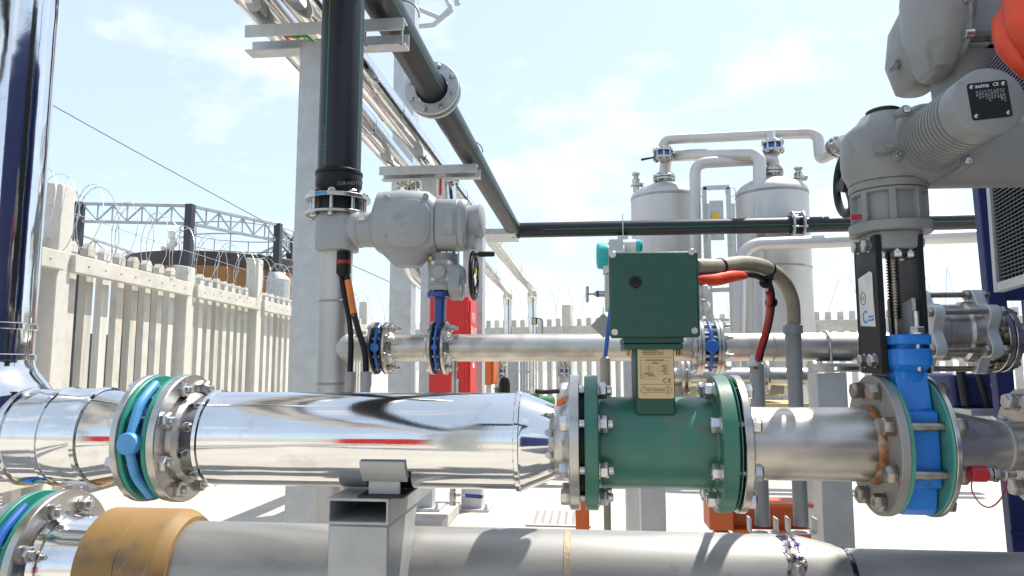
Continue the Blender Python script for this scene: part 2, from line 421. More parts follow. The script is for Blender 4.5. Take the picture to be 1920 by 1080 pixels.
# ---- insulated pipe
xf0, xf1 = nx(271), nx(288)
T = thing('insulated_pipe', 'mirror polished clad pipe section lying on a galvanised support in front', 'pipe', (xf0, Y0, ZC))
b = MB(); b.disc(C0(xf0), EX, RF, xf1-xf0); part('flange', b, FLSTEEL, T)
b = MB()
xc0, xc1 = cx(385), cx(408); xd = cx(975); xn = nx(1066)
b.lathe(C0(xf1-.002), EX, [(0, .1), (.012, .098), (.03, .082), (xc0-xf1, .086)], 56)
part('weld_neck', b, STEEL, T)
RI2 = .1005
b = MB(); b.lathe(C0(xc0-.055), EX, [(0, .074), (.028, .087), (xc1-xc0+.055, RI2+.0005)], 72); part('end_cone', b, CHROME, T)
b = MB(); b.lathe(C0(xc1), EX, [(0, RI2), (.15, RI2+.0004), (xd-xc1, RI2)], 96); part('cladding', b, CHROME, T)
b = MB(); b.lathe(C0(xd), EX, [(0, RI2+.0015), (.012, RI2+.001), (xn-.032-xd, .0765)], 72); part('end_cone', b, CHROME, T)
for x in (xc1, xd):
    b = MB(); b.lathe(C0(x), EX, [(-.006, RI2), (-.004, RI2+.0045), (.004, RI2+.0045), (.006, RI2)], 72, False, False)
    part('bead', b, CHROME, T)
b = MB()
for k in range(7):
    x = xd-.004; b = MB(); b.lathe(C0(x)+V((-.0005-.0, -RI2*math.sin(.2+k*.42)*1.003, RI2*math.cos(.2+k*.42)*1.003)), V((0, -math.sin(.2+k*.42), math.cos(.2+k*.42))), [(0, .0032), (.0018, .0025), (.0024, .001)], 10)
    part('rivet', b, STEEL, T)
b = MB(); b.disc(C0(xn), EX, RF, nx(1086)-xn, .0015); b.lathe(C0(xn-.034), EX, [(0, .072), (.016, .073), (.026, .08), (.034, .092)], 48)
part('flange', b, FLSTEEL, T)

# ---- flow meter
xg0, xg1 = nx(1096), nx(1123); xg2, xg3 = nx(1358), nx(1389); xs0, xs1 = nx(1400), nx(1416)
T = thing('flow_meter', 'dark green flow meter with square terminal box, short flanged body and brass coloured plate', 'flow meter', (cx(1235), Y0, ZC))
for xg_, rg_, tg_ in ((nx(1086)+.0005, .108, xg0-nx(1086)-.001), (xg3+.0005, .123, .0035), (xs0-.004, .123, .0035)):
    b = MB(); b.disc(C0(xg_), EX, rg_, tg_, .0005); part('gasket', b, RUBBER, T)
b = MB(); b.disc(C0(xg3+.0045), EX, .134, xs0-xg3-.009, .0008); part('earthing_ring', b, TEALP, T)
b = MB(); b.disc(C0(xg0), EX, .1385, xg1-xg0, .0025); part('flange', b, GREEN, T)
b = MB(); b.disc(C0(xg2), EX, .1385, xg3-xg2, .0025); part('flange', b, GREEN, T)
b = MB(); b.lathe(C0(xg1-.001), EX, [(0, .098), (.006, .0935), (xg2-xg1-.004, .0935), (xg2-xg1+.002, .098)], 72); part('body', b, GREEN, T)
bolts(T, C0((xn+xg1)/2), EX, .1155, 8, xg1-xn, BOLT, r=.0085, hr=.0165, hh=.017, ea=.0, eb=.012, ph=PI/8)
bolts(T, C0((xg2+xs1)/2), EX, .1155, 8, xs1-xg2, BOLT, r=.0085, hr=.0165, hh=.017, ea=.004, eb=.0, ph=PI/8)
# neck, clamp wings, box
YB = 1.45
def B(px, py, Y=YB): return P(px, py, Y)
n0, n1 = B(1191, 700, 1.475), B(1265, 700, 1.475)
zt, zb = B(1230, 634, 1.475).z, ZC+.06
b = MB(); b.bb((n0.x, 1.475, zb), (n1.x, 1.60, zt)); part('neck', b, GREENB, T, bevel=.004)
w0, w1 = B(1170, 640, 1.465), B(1281, 640, 1.465); zw0, zw1, zw2 = B(1230, 655, 1.465).z, B(1230, 643, 1.465).z, B(1230, 631, 1.465).z
b = MB(); b.bb((w0.x, 1.465, zw0), (w1.x, 1.62, zw1-.001)); b.bb((w0.x-.001, 1.462, zw1), (w1.x+.001, 1.623, zw2)); part('clamp_flange', b, GREENB, T, bevel=.002)
for px in (1177, 1184, 1270, 1276):
    q = B(px, 655, 1.49); b = MB(); b.cyl((q.x, 1.49, zw0-.012), (q.x, 1.49, zw0), .003, 10); part('clamp_screw', b, BRASS, T)
e0, e1 = B(1144, 633), B(1309, 470)
bx0, bx1, bz0, bz1 = e0.x, e1.x, e0.z, e1.z
b = MB(); b.bb((bx0, YB, bz0), (bx1, YB+.022, bz1)); part('box_lid', b, GREENB, T, bevel=.005)
b = MB(); b.bb((bx0+.003, YB+.0235, bz0+.003), (bx1-.003, YB+.125, bz1-.003)); part('terminal_box', b, GREENB, T, bevel=.006)
for px, py in ((1149, 478), (1296, 473), (1153, 623), (1302, 620)):
    b = MB(); c = B(px, py); c.y = YB
    b.lathe(c, -EY, [(-.001, .0073), (.003, .0073), (.0045, .0062), (.0045, .0035), (.003, .0034)], 24)
    part('screw', b, FLSTEEL, T)
b = MB(); c = B(1191, 529); c.y = YB; b.lathe(c, -EY, [(-.001, .0118), (.0035, .0118), (.0045, .0108), (.0045, .0055), (.001, .005)], 32); part('blanking_plug', b, BLACKP, T)
for py, s in ((545, 1), (577, 1.05)):
    b = MB(); c = V((bx1-.003, YB+.06, B(1310, py, YB+.05).z))
    b.hexa(c, EX, .0165*s, .011); b.lathe(c+EX*.011, EX, [(0, .013*s), (.006, .013*s)], 20); b.hexa(c+EX*.0165, EX, .0165*s, .012, .4); b.lathe(c+EX*.0285, EX, [(0, .013), (.004, .009)], 18)
    part('cable_gland', b, WHITEP, T)
# brass plate with engraved text
p0, p1 = B(1197, 747, 1.4735), B(1262, 648, 1.4735); yp = 1.4735
pw, phh = p1.x-p0.x, p1.z-p0.z
b = MB(); rr = .004; poly = []
for cxx, cyy, a0 in ((pw-rr, phh-rr, 0), (rr, phh-rr, 90), (rr, rr, 180), (pw-rr, rr, 270)):
    poly += [(cxx+rr*math.cos(R_(a0+k*18)), cyy+rr*math.sin(R_(a0+k*18))) for k in range(6)]
b.prism(poly, (p0.x, yp+.0015, p0.z), EX, EZ, .0018)
pl = part('nameplate', b, PLATE, T)
fy = yp-.0007
def pt(u, v): return V((p0.x+u*pw, fy, p0.z+(1-v)*phh))
def tx(s, u, v, size, al='LEFT', m=INK, sq=1.0): return text(pl, s, size, pt(u, v), EX, EZ, m, align=al, squash=sq)
tx('ISOIL', .13, .105, .0128, sq=1.05)
tx('INDUSTRIA S.p.A.', .13, .15, .0049, sq=1.15)
tx('Cinisello Bals. (MI) - Italy www.isoil.com', .13, .18, .0026, sq=1.0)
for q, (u, v, s, sz) in enumerate(((.06,.285,'Mod.',.0024),(.06,.34,'Cod.',.0024),(.06,.40,'DN',.0024),(.06,.447,'PN',.0024),(.06,.49,'KA',.0024),(.06,.54,'Liner',.0024),(.06,.58,'Electr.',.0024),(.06,.625,'Max T',.0024),
        (.22,.285,'MS 2500 FLOW SENSOR',.0034),(.40,.34,'00MS9911',.003),(.28,.40,'125',.003),(.28,.447,'16',.003),(.28,.49,'1.3',.003),(.18,.54,'EBONITE HR',.003),(.27,.575,'HASTELLOY',.0028),
        (.53,.40,'S.',.0024),(.53,.447,'Fc',.0024),(.53,.49,'Hz',.0024),(.53,.54,'IP',.0024),(.66,.40,'1089 0P1',.003),(.69,.447,'1.4361',.003),(.67,.49,'DN 252',.003),(.72,.535,'68  C',.003))):
    tx(s, u, v, sz)
tx('C', .68, .70, .0118); tx('E', .835, .70, .0118)
b = MB()
def ln(u0, v0, u1, v1, th=.0003):
    a, c = pt(u0, v0), pt(u1, v1); b.beam(a, c, .0003, th, EY) if abs(u1-u0) > 0 else None
for v in (.222, .735):
    b.beam(pt(.05, v), pt(.95, v), .00045, .0003, EY)
for v, u0, u1 in ((.293,.16,.9),(.348,.16,.9),(.407,.16,.46),(.452,.16,.46),(.497,.16,.46),(.547,.16,.46),(.587,.16,.58),(.632,.16,.58),(.407,.58,.9),(.452,.58,.9),(.497,.58,.9),(.547,.58,.9)):
    b.beam(pt(u0, v), pt(u1, v), .00025, .0003, EY)
ar = [(.05,.845),(.18,.762),(.18,.808),(.82,.808),(.82,.762),(.95,.845),(.82,.928),(.82,.882),(.18,.882),(.18,.928)]
for i in range(10): b.beam(pt(*ar[i]), pt(*ar[(i+1)%10]), .0006, .0003, EY)
b.beam(pt(.80,.846), pt(.86,.846), .0007, .0003, EY); b.beam(pt(.83,.827), pt(.83,.865), .0007, .0003, EY)
b.beam(pt(.12,.846), pt(.16,.846), .0007, .0003, EY)
part('engraved_lines', b, INK, pl)
tx('FLUSSO - DIREZIONE/FLOW', .22, .852, .003)

# ---- bare steel pipe between meter and gate valve
xq0, xq1 = nx(1691), nx(1709)
T = thing('steel_pipe', 'short bare stainless pipe with rusty weld between green meter and bright blue valve', 'pipe', (xs0, Y0, ZC))
b = MB(); b.disc(C0(xs0), EX, RF, xs1-xs0, .0015); part('flange', b, FLSTEEL, T)
RP = .0735
b = MB(); b.lathe(C0(xs1-.002), EX, [(0, .082), (.004, .079), (.01, RP+.001), (.02, RP), (xq0-xs1-.03, RP), (xq0-xs1+.001, RP)], 72); part('pipe_wall', b, STEEL, T)
b = MB(); b.disc(C0(xq0), EX, RF, xq1-xq0, .0015); part('flange', b, DULL, T)
b = MB(); n = 72; rs = []
rnd = random.Random(3)
for t, r in ((-.017, RP), (-.014, RP+.0025), (-.008, RP+.005), (-.003, RP+.0055), (.001, RP+.0055)):
    rs.append([C0(xq0+t+(rnd.random()-.5)*.006*(t < -.001))+V((0, (r+rnd.random()*.0012)*math.cos(2*PI*k/n), (r+rnd.random()*.0012)*math.sin(2*PI*k/n))) for k in range(n)])
b.rings(rs); part('weld_bead', b, RUST, T, sharp=60)


# ---- knife gate valve
xv0, xv1 = nx(1719), nx(1788); gx = (xv0+xv1)/2; gw = xv1-xv0
T = thing('gate_valve', 'bright blue knife gate valve with black yoke plates and threaded stem', 'valve', (gx, Y0, ZC))
b = MB(); b.disc(C0(xq1+.0005), EX, RF*.975, xv0-xq1-.001, .0008); part('gasket_plate', b, TEALP, T)
b = MB(); b.disc(C0(xv1+.0005), EX, RF*.985, .005, .0008); part('gasket_plate', b, TEALP, T)
def za(py): return P(1675, py, Y0).z
b = MB()
poly = [(-.05,-.128),(.05,-.128),(.066,-.115),(.074,-.075),(.0935,-.07),(.094,.07),(.074,.075),(.066,.12),(.06,.15),(-.06,.15),(-.066,.12),(-.074,.075),(-.094,.07),(-.0935,-.07),(-.074,-.075),(-.066,-.115)]
b.prism(poly, (xv0+.001, Y0, ZC), EY, EZ, gw-.004)
zn0, zn1, zn2, zn3 = ZC+.13, za(686), za(672), za(655)
b.slo([(V((gx,Y0,zn0-.03)), gw*.5, .066, 5), (V((gx,Y0,zn0+.02)), gw*.47, .064, 5), (V((gx,Y0,zn1-.012)), gw*.47, .068, 5), (V((gx,Y0,zn1+.002)), .037, .083, 6), (V((gx,Y0,zn1+.007)), .038, .084, 6), (V((gx,Y0,zn3-.003)), .038, .084, 6), (V((gx,Y0,zn3)), .036, .082, 6)], EX, EY)
part('body', b, BLUEV, T, bevel=.003)
b = MB(); zg0, zg1 = za(648), za(630)
b.slo([(V((gx,Y0,zg0)), .036, .082, 6), (V((gx,Y0,zg0+.002)), .038, .084, 6), (V((gx,Y0,zg1-.002)), .038, .084, 6), (V((gx,Y0,zg1)), .036, .082, 6)], EX, EY)
b.slo([(V((gx,Y0,zn3-.004)), .028, .07, 6), (V((gx,Y0,zg0+.004)), .028, .07, 6)], EX, EY)
part('gland', b, BLUEV, T)
b = MB(); q = P(1722, 640, 1.475)
b.cyl((q.x, 1.478, zn1-.01), (q.x, 1.478, zg1+.045), .0065, 16); b.hexa((q.x, 1.478, zg1+.001), EZ, .0145, .014, .2); b.lathe((q.x,1.478,zg1), EZ, [(0,.018),(.003,.018)], 20); part('gland_bolt', b, BOLT, T)
b = MB(); q2 = gx-.02; b.cyl((q2, Y0+.075, zn1-.01), (q2, Y0+.075, zg1+.04), .0065, 16); b.hexa((q2, Y0+.075, zg1+.001), EZ, .0145, .014, .2)
part('gland_bolt', b, BOLT, T)
zy0, zy1 = za(700), za(447)
xpl, xpr = P(1658, 560, 1.50).x, P(1741, 560, 1.50).x
for x in (xpl-.012, xpr-.016):
    b = MB(); b.bb((x, 1.50, zy0), (x+.013, 1.61, zy1)); b.bb((x+.0, 1.611, zy0+.02), (x+.013, 1.618, zy1)); part('yoke_plate', b, BLACKP, T, bevel=.0015)
bl = bolt_me(.012, .0075, .0135, .011, .001, .001, BOLT)
for x, py, yy in ((xpl-.006, 462, 1.53), (xpl-.006, 458, 1.585), (xpl-.006, 676, 1.53), (xpl-.006, 676, 1.585), (xpr-.010, 459, 1.53), (xpr-.010, 676, 1.53)):
    o = bpy.data.objects.new('bolt', bl); COL.objects.link(o); o.parent = T; o.location = V((x, yy, za(py)))-OFF[T]; o.rotation_euler = (0, PI/2, 0)
b = MB(); zs0, zs1 = za(596), za(455); prof = []; nthr = 26
for k in range(nthr): 
    z_ = (zs1-zs0)*k/nthr; dz = (zs1-zs0)/nthr
    prof += [(z_, .0095), (z_+dz*.2, .0125), (z_+dz*.5, .0125), (z_+dz*.7, .0095)]
b.lathe((gx, Y0, zs0), EZ, prof, 24); b.cyl((gx, Y0, za(632)), (gx, Y0, zs0), .009, 20)
part('stem', b, BOLTB, T)
b = MB()
poly = [(-.058, za(632)-ZC), (.058, za(632)-ZC), (.058, za(560)-ZC), (.04, za(556)-ZC), (.014, za(566)-ZC), (.014, za(600)-ZC), (-.014, za(600)-ZC), (-.014, za(572)-ZC), (-.058, za(565)-ZC)]
b.prism(poly, (gx+.004, Y0-.012, ZC), EY, EZ, .007)
part('gate_plate', b, GALVR, T)
# sticker on left yoke plate's side face
st_ = MB(); sx = xpl-.0127; sy0, sy1 = 1.517, 1.597
sz0, sz1 = za(612), za(510)
st_.add([(sx, sy1, sz0+.004), (sx, sy0, sz0-.002), (sx, sy0+.004, sz0+.06), (sx, sy0+.004, sz1-.004), (sx, sy0+.018, sz1), (sx, sy1, sz1-.008)], [(0,1,2,3,4,5)])
sk = part('sticker', st_, LABELW, T)
text(sk, 'C', .038, (sx-.0003, sy1-.014, sz0+.008), -EY, EZ, BLUEINK)
text(sk, 'Made for\nclean flow', .007, (sx-.0003, sy0+.033, sz0+.018), -EY, EZ, BLUEINK)
text(sk, '1 1', .012, (sx-.0003, sy1-.012, sz0+.056), -EY, EZ, INK)
b = MB(); b.torus((sx-.0004, sy1-.022, sz0+.060), EX, .013, .0006, 28, 6); part('printed_ring', b, INK, sk)
bolts(T, C0((xq0+nx(1805))/2), EX, .1155, 8, nx(1805)-xq0, BOLTB, r=.0085, hr=.0175, hh=.019, ea=.002, eb=.002, ph=PI/8)

# ---- right spool with cone
xw0, xw1 = nx(1788)+.006, nx(1805)
T = thing('reducer_spool', 'flanged stainless cone narrowing to a thin pipe at the right edge', 'pipe', (xw0, Y0, ZC))
b = MB(); b.disc(C0(xw0), EX, RF, xw1-xw0, .0015); part('flange', b, FLSTEEL, T)
xk = cx(1878); xm = P(1866, 815, Y0+.115).x
b = MB(); b.lathe(C0(xw1-.001), EX, [(0, .082), (.006, .076), (.02, .074), (xk-xw1-.02, .051), (xk-xw1, .0478), (xk-xw1+.25, .0478)], 64); part('reducer', b, STEEL, T)
b = MB(); b.lathe(C0(xk-.004), EX, [(0, .048), (.003, .0495), (.006, .0495), (.009, .048)], 64, False, False); part('weld_bead', b, DULL, T)
b = MB(); b.disc(C0(xm), EX, .115, .018, .002); part('flange', b, FLSTEEL, T)
bolts(T, C0(xm+.017), EX, .092, 8, .034, BOLT, r=.0085, hr=.0175, hh=.018, ea=.001, eb=.012, ph=PI/8)
b = MB(); b.disc(C0(xm+.019), EX, .115, .018, .002); part('flange', b, FLSTEEL, T)

# ---- red capped quick coupling
T = thing('capped_coupling', 'red capped hydraulic coupling with thin red lanyard below the cone', 'coupling', A(1850, 888, 1.42))
b = MB(); c = A(1818, 888, 1.42); d = EX
m1 = mp(1840, 888, 1.42)
b.lathe(c, d, [(0, 13*m1), (2*m1, 15*m1), (27*m1, 15*m1), (29*m1, 13.5*m1)], 32); part('cap', b, REDCAP, T)
b = MB(); b.hexa(c+d*(29*m1), d, 14*m1, 9*m1); b.hexa(c+d*(39*m1), d, 15*m1, 11*m1, .3); b.lathe(c+d*(50*m1), d, [(0, 11*m1), (8*m1, 10*m1), (8*m1, 7*m1), (30*m1, 7*m1)], 20); b.lathe(c+d*(57*m1), d, [(0,9*m1),(4*m1,13*m1),(8*m1,9*m1)], 20); part('fitting', b, BOLTB, T)
b = MB(); b.tube(bez([A(1822, 900, 1.405), A(1823, 922, 1.40), A(1840, 946, 1.40), A(1860, 950, 1.405), A(1880, 930, 1.41), A(1888, 905, 1.42), A(1885, 893, 1.42)], 8), .0013, 8); part('lanyard', b, REDCAP, T)

# ================================================================== ELECTRIC DRIVE ON THE GATE VALVE (right)
AX = V((gx, Y0, 0))
zb0 = za(470)
T = thing('electric_drive', 'large grey electric drive with finned motor on the bright blue gate valve', 'valve drive', (gx, Y0, zb0), 'electric valve drives')
def at(z): return V((gx, Y0, z))
# adapter: octagonal foot, flange, pocketed drum
b = MB(); b.slo([(at(za(472)), .050, .050, 3.2), (at(za(470)), .053, .053, 3.2), (at(za(441)), .054, .054, 3.2)], EX, EY); part('adapter_foot', b, CASTD, T)
b = MB()
n = 64
def lob(r, k=4, amp=.06, ph=.785): return [(r*(1+amp*max(0, math.cos(k*(t-ph)))**3)*math.cos(t), r*(1+amp*max(0, math.cos(k*(t-ph)))**3)*math.sin(t)) for t in [2*PI*q/n for q in range(n)]]
b.prism(lob(.0785), at(za(440)), EX, EY, za(422)-za(440)); part('adapter_flange', b, CASTD, T, bevel=.002)
b = MB(); z0, z1 = za(423), za(362)
b.lathe(at(z0), EZ, [(0, .062), (z1-z0, .062)], 48)
part('drum_core', b, CASTD, T)
b = MB()
for k in range(8):
    a = k*PI/4+PI/8+.12
    d = V((math.cos(a), math.sin(a), 0)); s_ = V((-math.sin(a), math.cos(a), 0))
    b.box(at((z0+z1)/2)+d*.064, (.018, .014, z1-z0-.001), d, s_, EZ)
b.lathe(at(z1-.008), EZ, [(0, .072), (.008, .073)], 56); 
part('drum_ribs', b, CASTD, T, bevel=.002)
b = MB()
zA, zB, zC, zD, zE, zF = za(361), za(347), za(330), za(262), za(232), za(220)
b.lathe(at(zA), EZ, [(0, .0735), (.004, .0755), (zB-zA-.002, .0755), (zB-zA, .0735)], 64)
part('gear_ring', b, CASTD, T)
b = MB()
b.slo([(at(zB+.0005), .0755, .0755, 2), (at(zB+.012), .078, .078, 2.1), (at(zC+.006), .084, .082, 2.3), (at(zC+.03), .086, .083, 2.4), (at(zD), .085, .082, 2.4), (at(zD+.016), .078, .076, 2.3), (at(zE), .055, .06, 2.2), (at(zF), .045, .05, 2.1)], EX, EY, 64)
# horizontal worm barrel to the right
zw = P(1850, 284, Y0).z
b.lathe((gx+.02, Y0, zw), EX, [(0, .05), (.02, .074), (.30, .0765), (.42, .0765), (.44, .07), (.452, .05)], 56)
b.slo([(V((gx+.045, Y0-.02, zw)), .07, .07, 2.4), (V((gx+.085, Y0-.055, zw+.006)), .068, .066, 2.4), (V((gx+.11, Y0-.075, zw+.012)), .064, .062, 2.3)], V((.8,.6,0)), EZ, 48)
part('gear_housing', b, CASTD, T, sharp=40)
b = MB(); b.lathe(at(zF-.004), EZ, [(0, .034), (.010, .033), (.012, .031)], 40); part('top_collar', b, CASTD, T)
b = MB(); b.lathe(at(zF+.008), EZ, [(0, .034), (.005, .0345), (.008, .03)], 40); part('rubber_lid', b, RUBBER, T)
b = MB(); q = P(1648, 282, 1.467); b.slo([(q+V((0,-.003,-.006)), .014, .006, 3), (q+V((0,-.016,.0)), .02, .008, 3)], EX, EZ, 24); b.slo([(q+V((.012,-.002,.002)), .010, .005, 3), (q+V((.012,-.02,.004)), .008, .005, 3)], EX, EZ, 20); part('indicator_lug', b, CASTD, T)
# mounting ring of the motor and motor itself (axis towards -Y)
mc = P(1855, 190, 1.262); mX, mZ = mc.x, mc.z
def mo(y): return V((mX, y, mZ))
b = MB()
b.lathe(mo(1.52), -EY, [(0, .077), (.045, .077), (.05, .074), (.058, .070)], 56)
for a in (R_(205), R_(320), R_(130), R_(48)):
    c = mo(1.475)+V((.0765*math.cos(a), 0, .0765*math.sin(a))); b.lathe(c, -EY, [(-.03, .0125), (.014, .0115), (.017, .010)], 24)
part('motor_mount', b, CASTD, T)
for a in (R_(205), R_(320), R_(130), R_(48)):
    c = mo(1.4578)+V((.0765*math.cos(a), 0, .0765*math.sin(a))); b = MB(); b.lathe(c, -EY, [(-.002, .0068), (.0035, .0068), (.0045, .006), (.0045, .0035), (.002, .0034)], 20); part('mount_screw', b, BOLT, T)
b = MB(); prof = [(0, .062), (.004, .061)]
y = .006
for k in range(11):
    prof += [(y, .0545), (y+.0055, .0542), (y+.0065, .0605), (y+.0115, .0605)]; y += .0126
prof += [(y, .055), (y+.004, .055), (y+.006, .0598), (.196, .0598), (.199, .0588), (.2005, .057)]
b.lathe(mo(1.4625), -EY, prof, 72); part('motor', b, CASTD, T, sharp=40)
ye = 1.4625-.2005
tu = V((math.cos(R_(5)), 0, math.sin(R_(5)))); tv = V((-math.sin(R_(5)), 0, math.cos(R_(5))))
nc = P(1855, 188, ye)
b = MB(); hw = .0325; k_ = .004; poly = []
for cxx, cyy, a0 in ((hw-k_, hw-k_, 0), (-hw+k_, hw-k_, 90), (-hw+k_, -hw+k_, 180), (hw-k_, -hw+k_, 270)):
    poly += [(cxx+k_*math.cos(R_(a0+i*22.5)), cyy+k_*math.sin(R_(a0+i*22.5))) for i in range(5)]
b.prism(poly, nc-EY*.0003, tu, tv, .0012)
npl = part('nameplate', b, BLACKP, T)
for sx_ in (-1, 1):
    for sz_ in (-1, 1):
        b = MB(); b.lathe(nc-EY*.0013+tu*(sx_*.0258)+tv*(sz_*.0258), -EY, [(0, .0042), (.0016, .0036), (.0024, .0015)], 18)
        part('rivet', b, FLSTEEL, npl)
o_ = nc-EY*.0019
text(npl, 'auma', .0108, o_+tu*(-.0205)+tv*.0232, tu, tv, WHITEI, squash=1.0, depth=.0003)
text(npl, 'CE', .0082, o_+tu*.0085+tv*.0236, tu, tv, WHITEI, depth=.0003)
for q_, s in enumerate(('Typ SA 07.5', 'Nr 1208M', 'Kom Nr', '120 Nm', 'n 45/min', 'P 0.10 kW', 'U 400 V', 'I 0.6 A', 'f 50 Hz', 'IP 68')):
    text(npl, s, .0048, o_+tu*(.0225-.0048*q_)+tv*.018, -tv, tu, GREYI, depth=.0002, squash=1.0)
# upper electronics housing
b = MB(); c0 = P(1800, 200, 1.60)
b.slo([(P(1800, 215, 1.6), .05, .05, 2), (P(1795, 165, 1.6), .05, .05, 2), (P(1795, 130, 1.6), .058, .056, 2.2), (P(1800, 100, 1.6), .075, .07, 2.4), (P(1800, 70, 1.6), .09, .08, 2.5)], EX, EY, 48)
part('neck', b, CASTD, T, sharp=40)
b = MB()
b.slo([(P(1756, 148, 1.56), .016, .028, 3), (P(1755, 138, 1.56), .026, .05, 3), (P(1756, 105, 1.56), .041, .075, 3.2), (P(1756, 55, 1.56), .052, .095, 3.2), (P(1756, -20, 1.56), .055, .10, 3.2), (P(1756, -100, 1.56), .05, .095, 3.0)], EX, EY, 56)
part('control_housing', b, CASTD, T, sharp=24)
b = MB(); pc_ = P(1772, 40, 1.555)
for dx_, k_ in ((0, 1.0), (.009, .985)):
    b.slo([(pc_+EX*dx_, .098*k_, .100*k_, 3.4), (pc_+EX*(dx_+.007), .098*k_, .100*k_, 3.4)], EY, EZ, 48) if dx_ == 0 else None
part('parting_flange', b, CASTD, T, bevel=.0015)
for yy_, zz_ in ((-.088, -.07), (-.094, .0)):
    b = MB(); c = pc_+V((-.004, yy_, zz_)); b.lathe(c, -EX, [(-.012, .009), (.004, .009), (.005, .0075), (.005, .005)], 20); part('flange_screw', b, BOLT, T)
b = MB()
b.slo([(P(1720, 172, 1.66), .028, .04, 3), (P(1717, 165, 1.66), .034, .055, 3), (P(1718, 110, 1.66), .054, .08, 3), (P(1720, 50, 1.66), .052, .08, 2.6), (P(1734, -10, 1.66), .034, .06, 2.4)], EX, EY, 48)
b.slo([(P(1680, 128, 1.64), .01, .012, 3), (P(1672, 122, 1.64), .014, .012, 3), (P(1664, 136, 1.64), .003, .008, 3)], V((.6,0,.8)), EY, 16)
part('side_cover', b, CASTD, T, sharp=38)
b = MB(); ec = P(1842, -14, 1.50)
b.lathe(ec, EY, [(-.002, .070), (.0, .083), (.006, .087), (.02, .088), (.022, .0855), (.026, .0855), (.028, .092), (.16, .094)], 64)
b.box(ec+V((.03, .03, -.088)), (.022, .03, .03)); b.beam(ec+V((-.02,.03,-.1)), ec+V((.05,.03,-.1)), .02, .006)
part('terminal_cover', b, CASTD, T, sharp=38)
for a in (R_(300), R_(225), R_(-15)):
    c = ec+V((.068*math.cos(a), -.0012, .068*math.sin(a))); b = MB(); b.lathe(c, -EY, [(-.002, .0075), (.004, .0075), (.005, .0065), (.005, .0038), (.002, .0037)], 20); part('cover_screw', b, BOLT, T)
# handwheel on the left
hx = P(1588, 345, 1.64).x; hc = V((hx, 1.64, P(1588, 345, 1.64).z))
b = MB(); Rw = .066
rs = []
for i in range(64):
    a = 2*PI*i/64; d = V((0, math.cos(a), math.sin(a)))
    rs.append([hc+d*Rw+d*(.011*math.cos(t))+EX*(.008*math.sin(t)) for t in [2*PI*k/12 for k in range(12)]])
b.rings(rs, closed=True)
for k in range(3):
    a = 2*PI*k/3+2.2; d = V((0, math.cos(a), math.sin(a))); b.slo([(hc+d*.012, .005, .014, 3), (hc+d*.04, .0045, .011, 3), (hc+d*.062, .006, .018, 3)], EX, d.cross(EX), 20)
b.lathe(hc-EX*.012, EX, [(0, .016), (.004, .019), (.03, .019)], 32)
part('handwheel', b, BLACKP, T, sharp=40)
b = MB(); b.cyl(hc+EX*.012, V((gx-.06, 1.64, hc.z)), .012, 24); b.lathe(hc+EX*.018, EX, [(0,.015),(.012,.015)], 6); part('wheel_shaft', b, BRASS, T)
b = MB(); q = P(1603, 407, 1.49); b.cyl(q-EX*.008, q+EX*.012, .0055, 16); part('locking_plug', b, REDCAP, T)
bl = bolt_me(.012, .0075, .013, .010, .001, .001, BOLT)
for a in (R_(215), R_(265), R_(320), R_(20), R_(140)):
    o = bpy.data.objects.new('foot_bolt', bl); COL.objects.link(o); o.parent = T; o.location = V((gx+.036*math.cos(a), Y0+.036*math.sin(a), za(472)+.001))-OFF[T]

def cone_cover(pts, rs, label):
    b = MB(); cp = bez(pts, 7); m = len(cp)
    rr_ = [rs[0]]*m; seg = len(rs)-1
    for i in range(m):
        t = i/(m-1)*seg; k = min(int(t), seg-1); rr_[i] = rs[k]+(rs[k+1]-rs[k])*(t-k)
    b.tube(cp, rr_, 18)
    o = solo('cable_cover', b, ORANGE, label, 'cable cover', pts[0])
    b = MB(); d = (V(pts[0])-V(pts[1])).normalized(); b.lathe(V(pts[0])-d*.004, d, [(0, rs[0]*.75), (.012, rs[0]*.75), (.014, rs[0]*.6), (.03, rs[0]*.55)], 24); part('gland', b, STEEL, o)
    return o
cone_cover([P(1900, 14, 1.42), P(1889, 40, 1.39), P(1899, 85, 1.37), P(1926, 132, 1.36), P(1940, 150, 1.36)], [.012, .026, .028, .016, .006], 'orange plastic shroud tapering downwards under the upper drive housing, left of another')
cone_cover([P(1912, -40, 1.36), P(1916, -10, 1.34), P(1928, 40, 1.33), P(1950, 100, 1.33), P(1965, 130, 1.33)], [.016, .032, .036, .024, .006], 'orange shroud cut off by the right picture edge, top right corner')

# ================================================================== LOWER PIPE + SUPPORT
YL = 1.74; ZL = 1.2-.487; RL = .11
def lx(px, r=.17): return P(px, 1050, YL-r).x
def CL(x): return V((x, YL, ZL))
T = thing('lower_pipe', 'dull stainless pipe with coloured weld and reducer along the bottom edge', 'pipe', (lx(600, 0), YL, ZL))
xl0 = lx(225, RL); xl1 = lx(1500, RL); xl2 = lx(1618, RL)
b = MB(); b.lathe(CL(xl0), EX, [(0, RL), (lx(1062, RL)-xl0, RL), (xl1-xl0, RL)], 96); part('pipe_wall', b, DULL, T)
b = MB(); nn_ = 96; rs = []
for t_, r_, dz_ in ((0, RL, 0), (.02, RL-.001, .0005), (.045, RL-.005, .0), (.10, RL-.020, .002), (xl2-xl1-.012, .082, .003), (xl2-xl1, .080, .003), (xl2-xl1+.9, .080, .003)):
    rs.append([CL(xl1+t_)+V((0, r_*math.cos(2*PI*q/nn_), dz_+r_*math.sin(2*PI*q/nn_))) for q in range(nn_)])
b.rings(rs); part('reducer', b, DULL, T)
b = MB()
